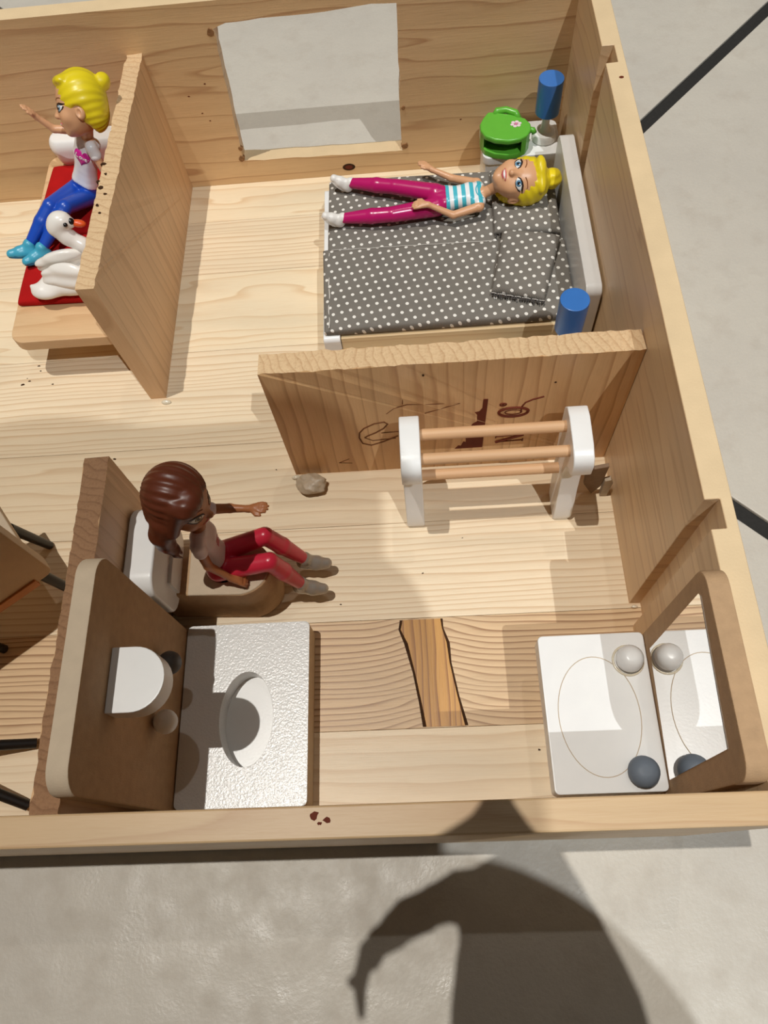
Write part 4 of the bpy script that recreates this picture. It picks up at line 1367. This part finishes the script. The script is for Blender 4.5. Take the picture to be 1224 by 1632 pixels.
hair_swept(M['hair_y'], d1, np.array(J1['head']), HB1, (0.2, -0.9, 3.35), bun_r=1.05)
nk1 = np.array(J1['neck']) + TB1[:, 2] * 0.05
bv1 = shirt_bvh(s1)
obj('neck_trim', ribbon(bv1, [(1.0 * math.sin(t), -0.18 - 0.95 * math.cos(t)) for t in np.linspace(-1.35, 1.35, 15)], 0.12, nk1 + TB1[:, 2] * 0.1, TB1[:, 0], TB1[:, 2], TB1[:, 1], 0.03), M['teal_line'], d1)

# --- doll seated on the bench
J2 = dict(base=(-53.4, 65.5, 7.45), hip=(-53.4, 65.5, 8.6), neck=(-50.15, 65.9, 15.2), head=(-49.55, 65.95, 18.5), tfwd=(-0.3, -0.9, 0.35), hfwd=(-0.97, -0.2, 0.1), hup=(0.16, 0.6, 0.78),
          shr=(-51.5, 67.2, 14.7), elr=(-53.9, 67.0, 15.3), wrr=(-55.0, 66.9, 16.9), hdr=(-0.3, 0.0, 0.6), hnr=(0.3, 0.3, 0.9), hsr=(-1, 0, 0),
          shl=(-49.9, 64.6, 14.6), ell=(-49.3, 63.7, 12.0), wrl=(-49.2, 62.9, 9.7), hdl=(-0.1, -0.2, -0.9), hnl=(0.8, 0, 0), hsl=(1, 0, 0),
          knr=(-55.6, 61.2, 10.7), anr=(-58.5, 58.0, 8.5), toer=(-0.93, -0.25, 0.3), dnr=(-0.45, -0.55, -0.7),
          knl=(-54.0, 61.0, 10.6), anl=(-57.0, 57.4, 8.5), toel=(-0.85, -0.5, 0.2), dnl=(-0.4, -0.55, -0.7))
for k in ('base', 'hip', 'neck', 'head', 'shr', 'elr', 'wrr', 'shl', 'ell', 'wrl', 'knr', 'anr', 'knl', 'anl'):
    J2[k] = tuple(np.array(J2[k]) + np.array((-0.45, 0, 0)))
m2 = dict(skin=M['skin_l'], shirt=M['shirt_w'], trousers=M['pants_b'], shoe=M['shoe_t'], sole=M['sole_t'], lace=M['shoe_t'], size=1.18)
d2, b2, s2_, TB2, HB2 = make_doll(J2, m2, 'blonde doll in white tee with pink heart seated on the bench', sleeves=True)
hair_swept(M['hair_y'], d2, np.array(J2['head']), HB2, (0.0, -2.6, 1.7), bun_r=0.85)
bv2 = shirt_bvh(s2_)
hc = np.array(J2['hip']) + (np.array(J2['neck']) - np.array(J2['hip'])) * 0.66
heart = [(0.092 * 16 * math.sin(t) ** 3 * 0.62, 0.092 * (13 * math.cos(t) - 5 * math.cos(2 * t) - 2 * math.cos(3 * t) - math.cos(4 * t)) * 0.68) for t in np.linspace(0, 2 * math.pi, 29)[:-1]]
he = obj('heart_print', decal(bv2, heart, hc, -TB2[:, 0], TB2[:, 2], TB2[:, 1], 0.025), M['magenta'], s2_, smooth=True)
# the word Love across the heart
word = [[(-0.62, 0.3), (-0.66, 0.0), (-0.66, -0.12), (-0.38, -0.14)],
        [(-0.1 + 0.13 * math.cos(t), -0.05 + 0.13 * math.sin(t)) for t in np.linspace(0, 6.4, 12)],
        [(0.1, 0.1), (0.2, -0.16), (0.32, 0.1)],
        [(0.4, -0.02), (0.6, 0.02), (0.56, 0.13), (0.44, 0.1), (0.4, -0.04), (0.5, -0.15), (0.66, -0.1)]]
for wpts in word:
    obj('letter', ribbon(bv2, wpts, 0.09, hc, -TB2[:, 0], TB2[:, 2], TB2[:, 1], 0.05), M['eye_w'], s2_)

# --- doll seated on the toilet
J3 = dict(base=(-36.1, 21.0, 6.65), hip=(-36.1, 20.9, 7.75), neck=(-36.2, 21.6, 13.9), head=(-36.3, 21.9, 17.9), tfwd=(1, 0.05, 0.1), hfwd=(0.9, -0.3, -0.18), hup=(0.22, 0.08, 0.96),
          shr=(-36.1, 19.9, 13.4), elr=(-36.0, 19.3, 10.7), wrr=(-34.7, 19.0, 8.3), hdr=(0.75, 0.0, -0.65), hnr=(0.6, 0, 0.7), hsr=(-1, 0, 0),
          shl=(-36.0, 23.2, 13.3), ell=(-34.0, 23.6, 12.4), wrl=(-32.4, 23.4, 12.5), hdl=(0.95, -0.05, 0.25), hnl=(-0.2, 0, 1), hsl=(1, 0, 0),
          knr=(-31.3, 20.1, 9.2), anr=(-29.6, 20.0, 3.1), toer=(0.98, -0.1, -0.1), dnr=(0.05, 0, -1),
          knl=(-31.8, 22.6, 9.2), anl=(-29.3, 22.4, 3.1), toel=(0.98, -0.05, -0.1), dnl=(0.05, 0, -1))
J3['knr'] = (-31.4, 20.2, 8.6)
J3['knl'] = (-31.9, 22.6, 8.6)
m3 = dict(skin=M['skin_d'], shirt=M['shirt_p'], trousers=M['pants_r'], shoe=M['shoe_s'], lace=M['white'], iris='iris_g', size=1.2)
d3, b3, s3, TB3, HB3 = make_doll(J3, m3, 'brown haired doll in coral leggings and silver shoes sitting on the toilet', sleeves=True)
c3 = np.array(J3['head'])
w3 = lambda p: c3 + HB3 @ np.array(p)
f = Field(c3 - 8.0, c3 + 6.0, 0.11)
f.ell(w3((0, -0.35, 0.6)), (2.38, 2.4, 2.48), HB3, k=0.1, tex=strand(26, 0.05))
f.ell(w3((0, -1.2, -1.0)), (2.1, 1.5, 2.3), HB3, k=0.5, tex=strand(26, 0.05))
f.ell(w3((-0.1, 2.7, -1.2)), (1.95, 2.5, 2.8), HB3, k=0.12, op='cut')
f.ell(w3((0.9, 1.25, 1.75)), (1.4, 0.95, 0.9), HB3, k=0.3, tex=strand(9, 0.04))
f.cone(w3((1.6, 0.6, 1.6)), w3((2.25, 0.3, -1.0)), 0.7, 0.6, 0.3)
# long lock falling before the near shoulder
lock = [(1.9, -0.5, -0.6), (2.2, -0.6, -2.0), (2.25, -0.4, -3.2), (2.1, 0.1, -4.2), (1.9, 0.6, -5.0)]
for a, b, r0, r1 in zip(lock[:-1], lock[1:], (1.0, 0.95, 0.72, 0.42), (0.95, 0.72, 0.42, 0.12)):
    f.cone(w3(a), w3(b), r0, r1, 0.3)
    f.cone(w3(np.array(a) + (0.5, 0.3, 0)), w3(np.array(b) + (0.35, 0.25, 0)), r0 * 0.5, r1 * 0.5, 0.12)
obj('hair', f.mesh(), M['hair_b'], d3, smooth=True)
bv3 = shirt_bvh(s3)
ch3 = np.array(J3['hip']) + (np.array(J3['neck']) - np.array(J3['hip'])) * 0.5
for k, pts in enumerate(([(-0.4, 0.5), (-0.2, 0.62), (0.1, 0.55), (0.4, 0.62)], [(-0.35, 0.15), (0.0, 0.25), (0.38, 0.15)], [(-0.3, -0.2), (0.05, -0.12), (0.3, -0.22)])):
    obj('print_mark', ribbon(bv3, pts, 0.16, ch3, TB3[:, 0], TB3[:, 2], TB3[:, 1], 0.03), M['lip'], s3)

# ================================================================== the photographer, unseen behind the view, added to cast shadows; hair and torso shaped to block light
ph_ = thing('person', 'unseen person added to cast shadows, leaning over the front wall with one hand held out', 'person', (10, -70, ZF))
LA = np.array((-118, 20, 560.0))


def toward(sx, sy, z, sz=ZF):
    # the point at height z on the line from the floor point (sx, sy) to the west ceiling spot
    p = np.array((sx, sy, sz))
    return p + (LA - p) * ((z - sz) / (LA[2] - sz))


f = Field((-75, -125, 58), (75, 20, 245), 0.95)
zh = 76.0
tip, k0 = toward(-15.0, -0.2, zh, 22), toward(-14.9, -1.9, zh, 22)
k1, k2, wr, fa = toward(-11.4, -6.4, zh), toward(-11.3, -10.0, zh), toward(-10.8, -15.0, zh + 1), toward(-10, -30.0, zh + 8)
f.cone(tip, k0, 0.9, 1.8, 0.5)
f.cone(k0, k1, 1.6, 3.7, 0.3)
f.cone(k1, k2, 3.8, 5.0, 0.5)
f.cone(k2, wr, 5.0, 5.8, 1.0)
f.cone(wr, fa, 6.2, 7.4, 1.5)
el, shd = np.array((-8, -62, 100.0)), np.array((-20, -76, 145.0))
f.cone(fa, el, 7.6, 9.0, 2.0)
f.cone(el, shd, 9.0, 11, 3.0)
loop = [toward(x, y, zh) for x, y in ((-12.6, -4.8), (-17.0, -5.7), (-21.2, -7.3), (-24.0, -9.3), (-25.4, -11.7), (-25.3, -14.2))]
for a, b, r0, r1 in zip(loop[:-1], loop[1:], (1.5, 1.5, 1.35, 1.0, 0.65), (1.5, 1.35, 1.0, 0.65, 0.6)):
    f.cone(a, b, r0, r1, 0.6)
f.cone((-14, -74, 150), (20, -74, 150), 14, 14, 4.0)  # torso widened to keep the front lamp off the near tiles
f.cone((3, -78, 146), (3, -100, 84), 18, 20, 6.0)
f.cone((8, -78, 160), (11, -74, 182), 8, 8, 4.0)
f.ell((12, -72, 200), (15, 17, 20), k=3.0)
f.cone((12, -57, 190), (12, -54, 188), 2.5, 2.0, 2.0)
body_p = f.mesh()
obj('body', body_p, [plain('person_skin', (206, 160, 130), 0.5, 0.4), plain('dark_top', (60, 62, 70), 0.9, 0.2)], ph_, smooth=True,
    pick=lambda n, c: 1 if (c[1] < -42 and c[2] < 172) else 0)
f = Field((-14, -98, 165), (38, -42, 230), 0.9)
f.ell((12, -74, 203), (17, 19, 20), k=1.0)
for x in (25, -1):  # straight hair sides shaped to block the front lamp over the left rooms
    f.cone((x, -88, 200), (x, -58.5, 200), 4.4, 4.4, 2.0)
    f.cone((x, -84, 188), (x, -62, 190), 4.4, 4.4, 2.0)
f.cone((0, -58.5, 202), (24, -58.5, 202), 4.4, 4.4, 2.0)
obj('hair', f.mesh(), M['hair_b'], ph_, smooth=True)
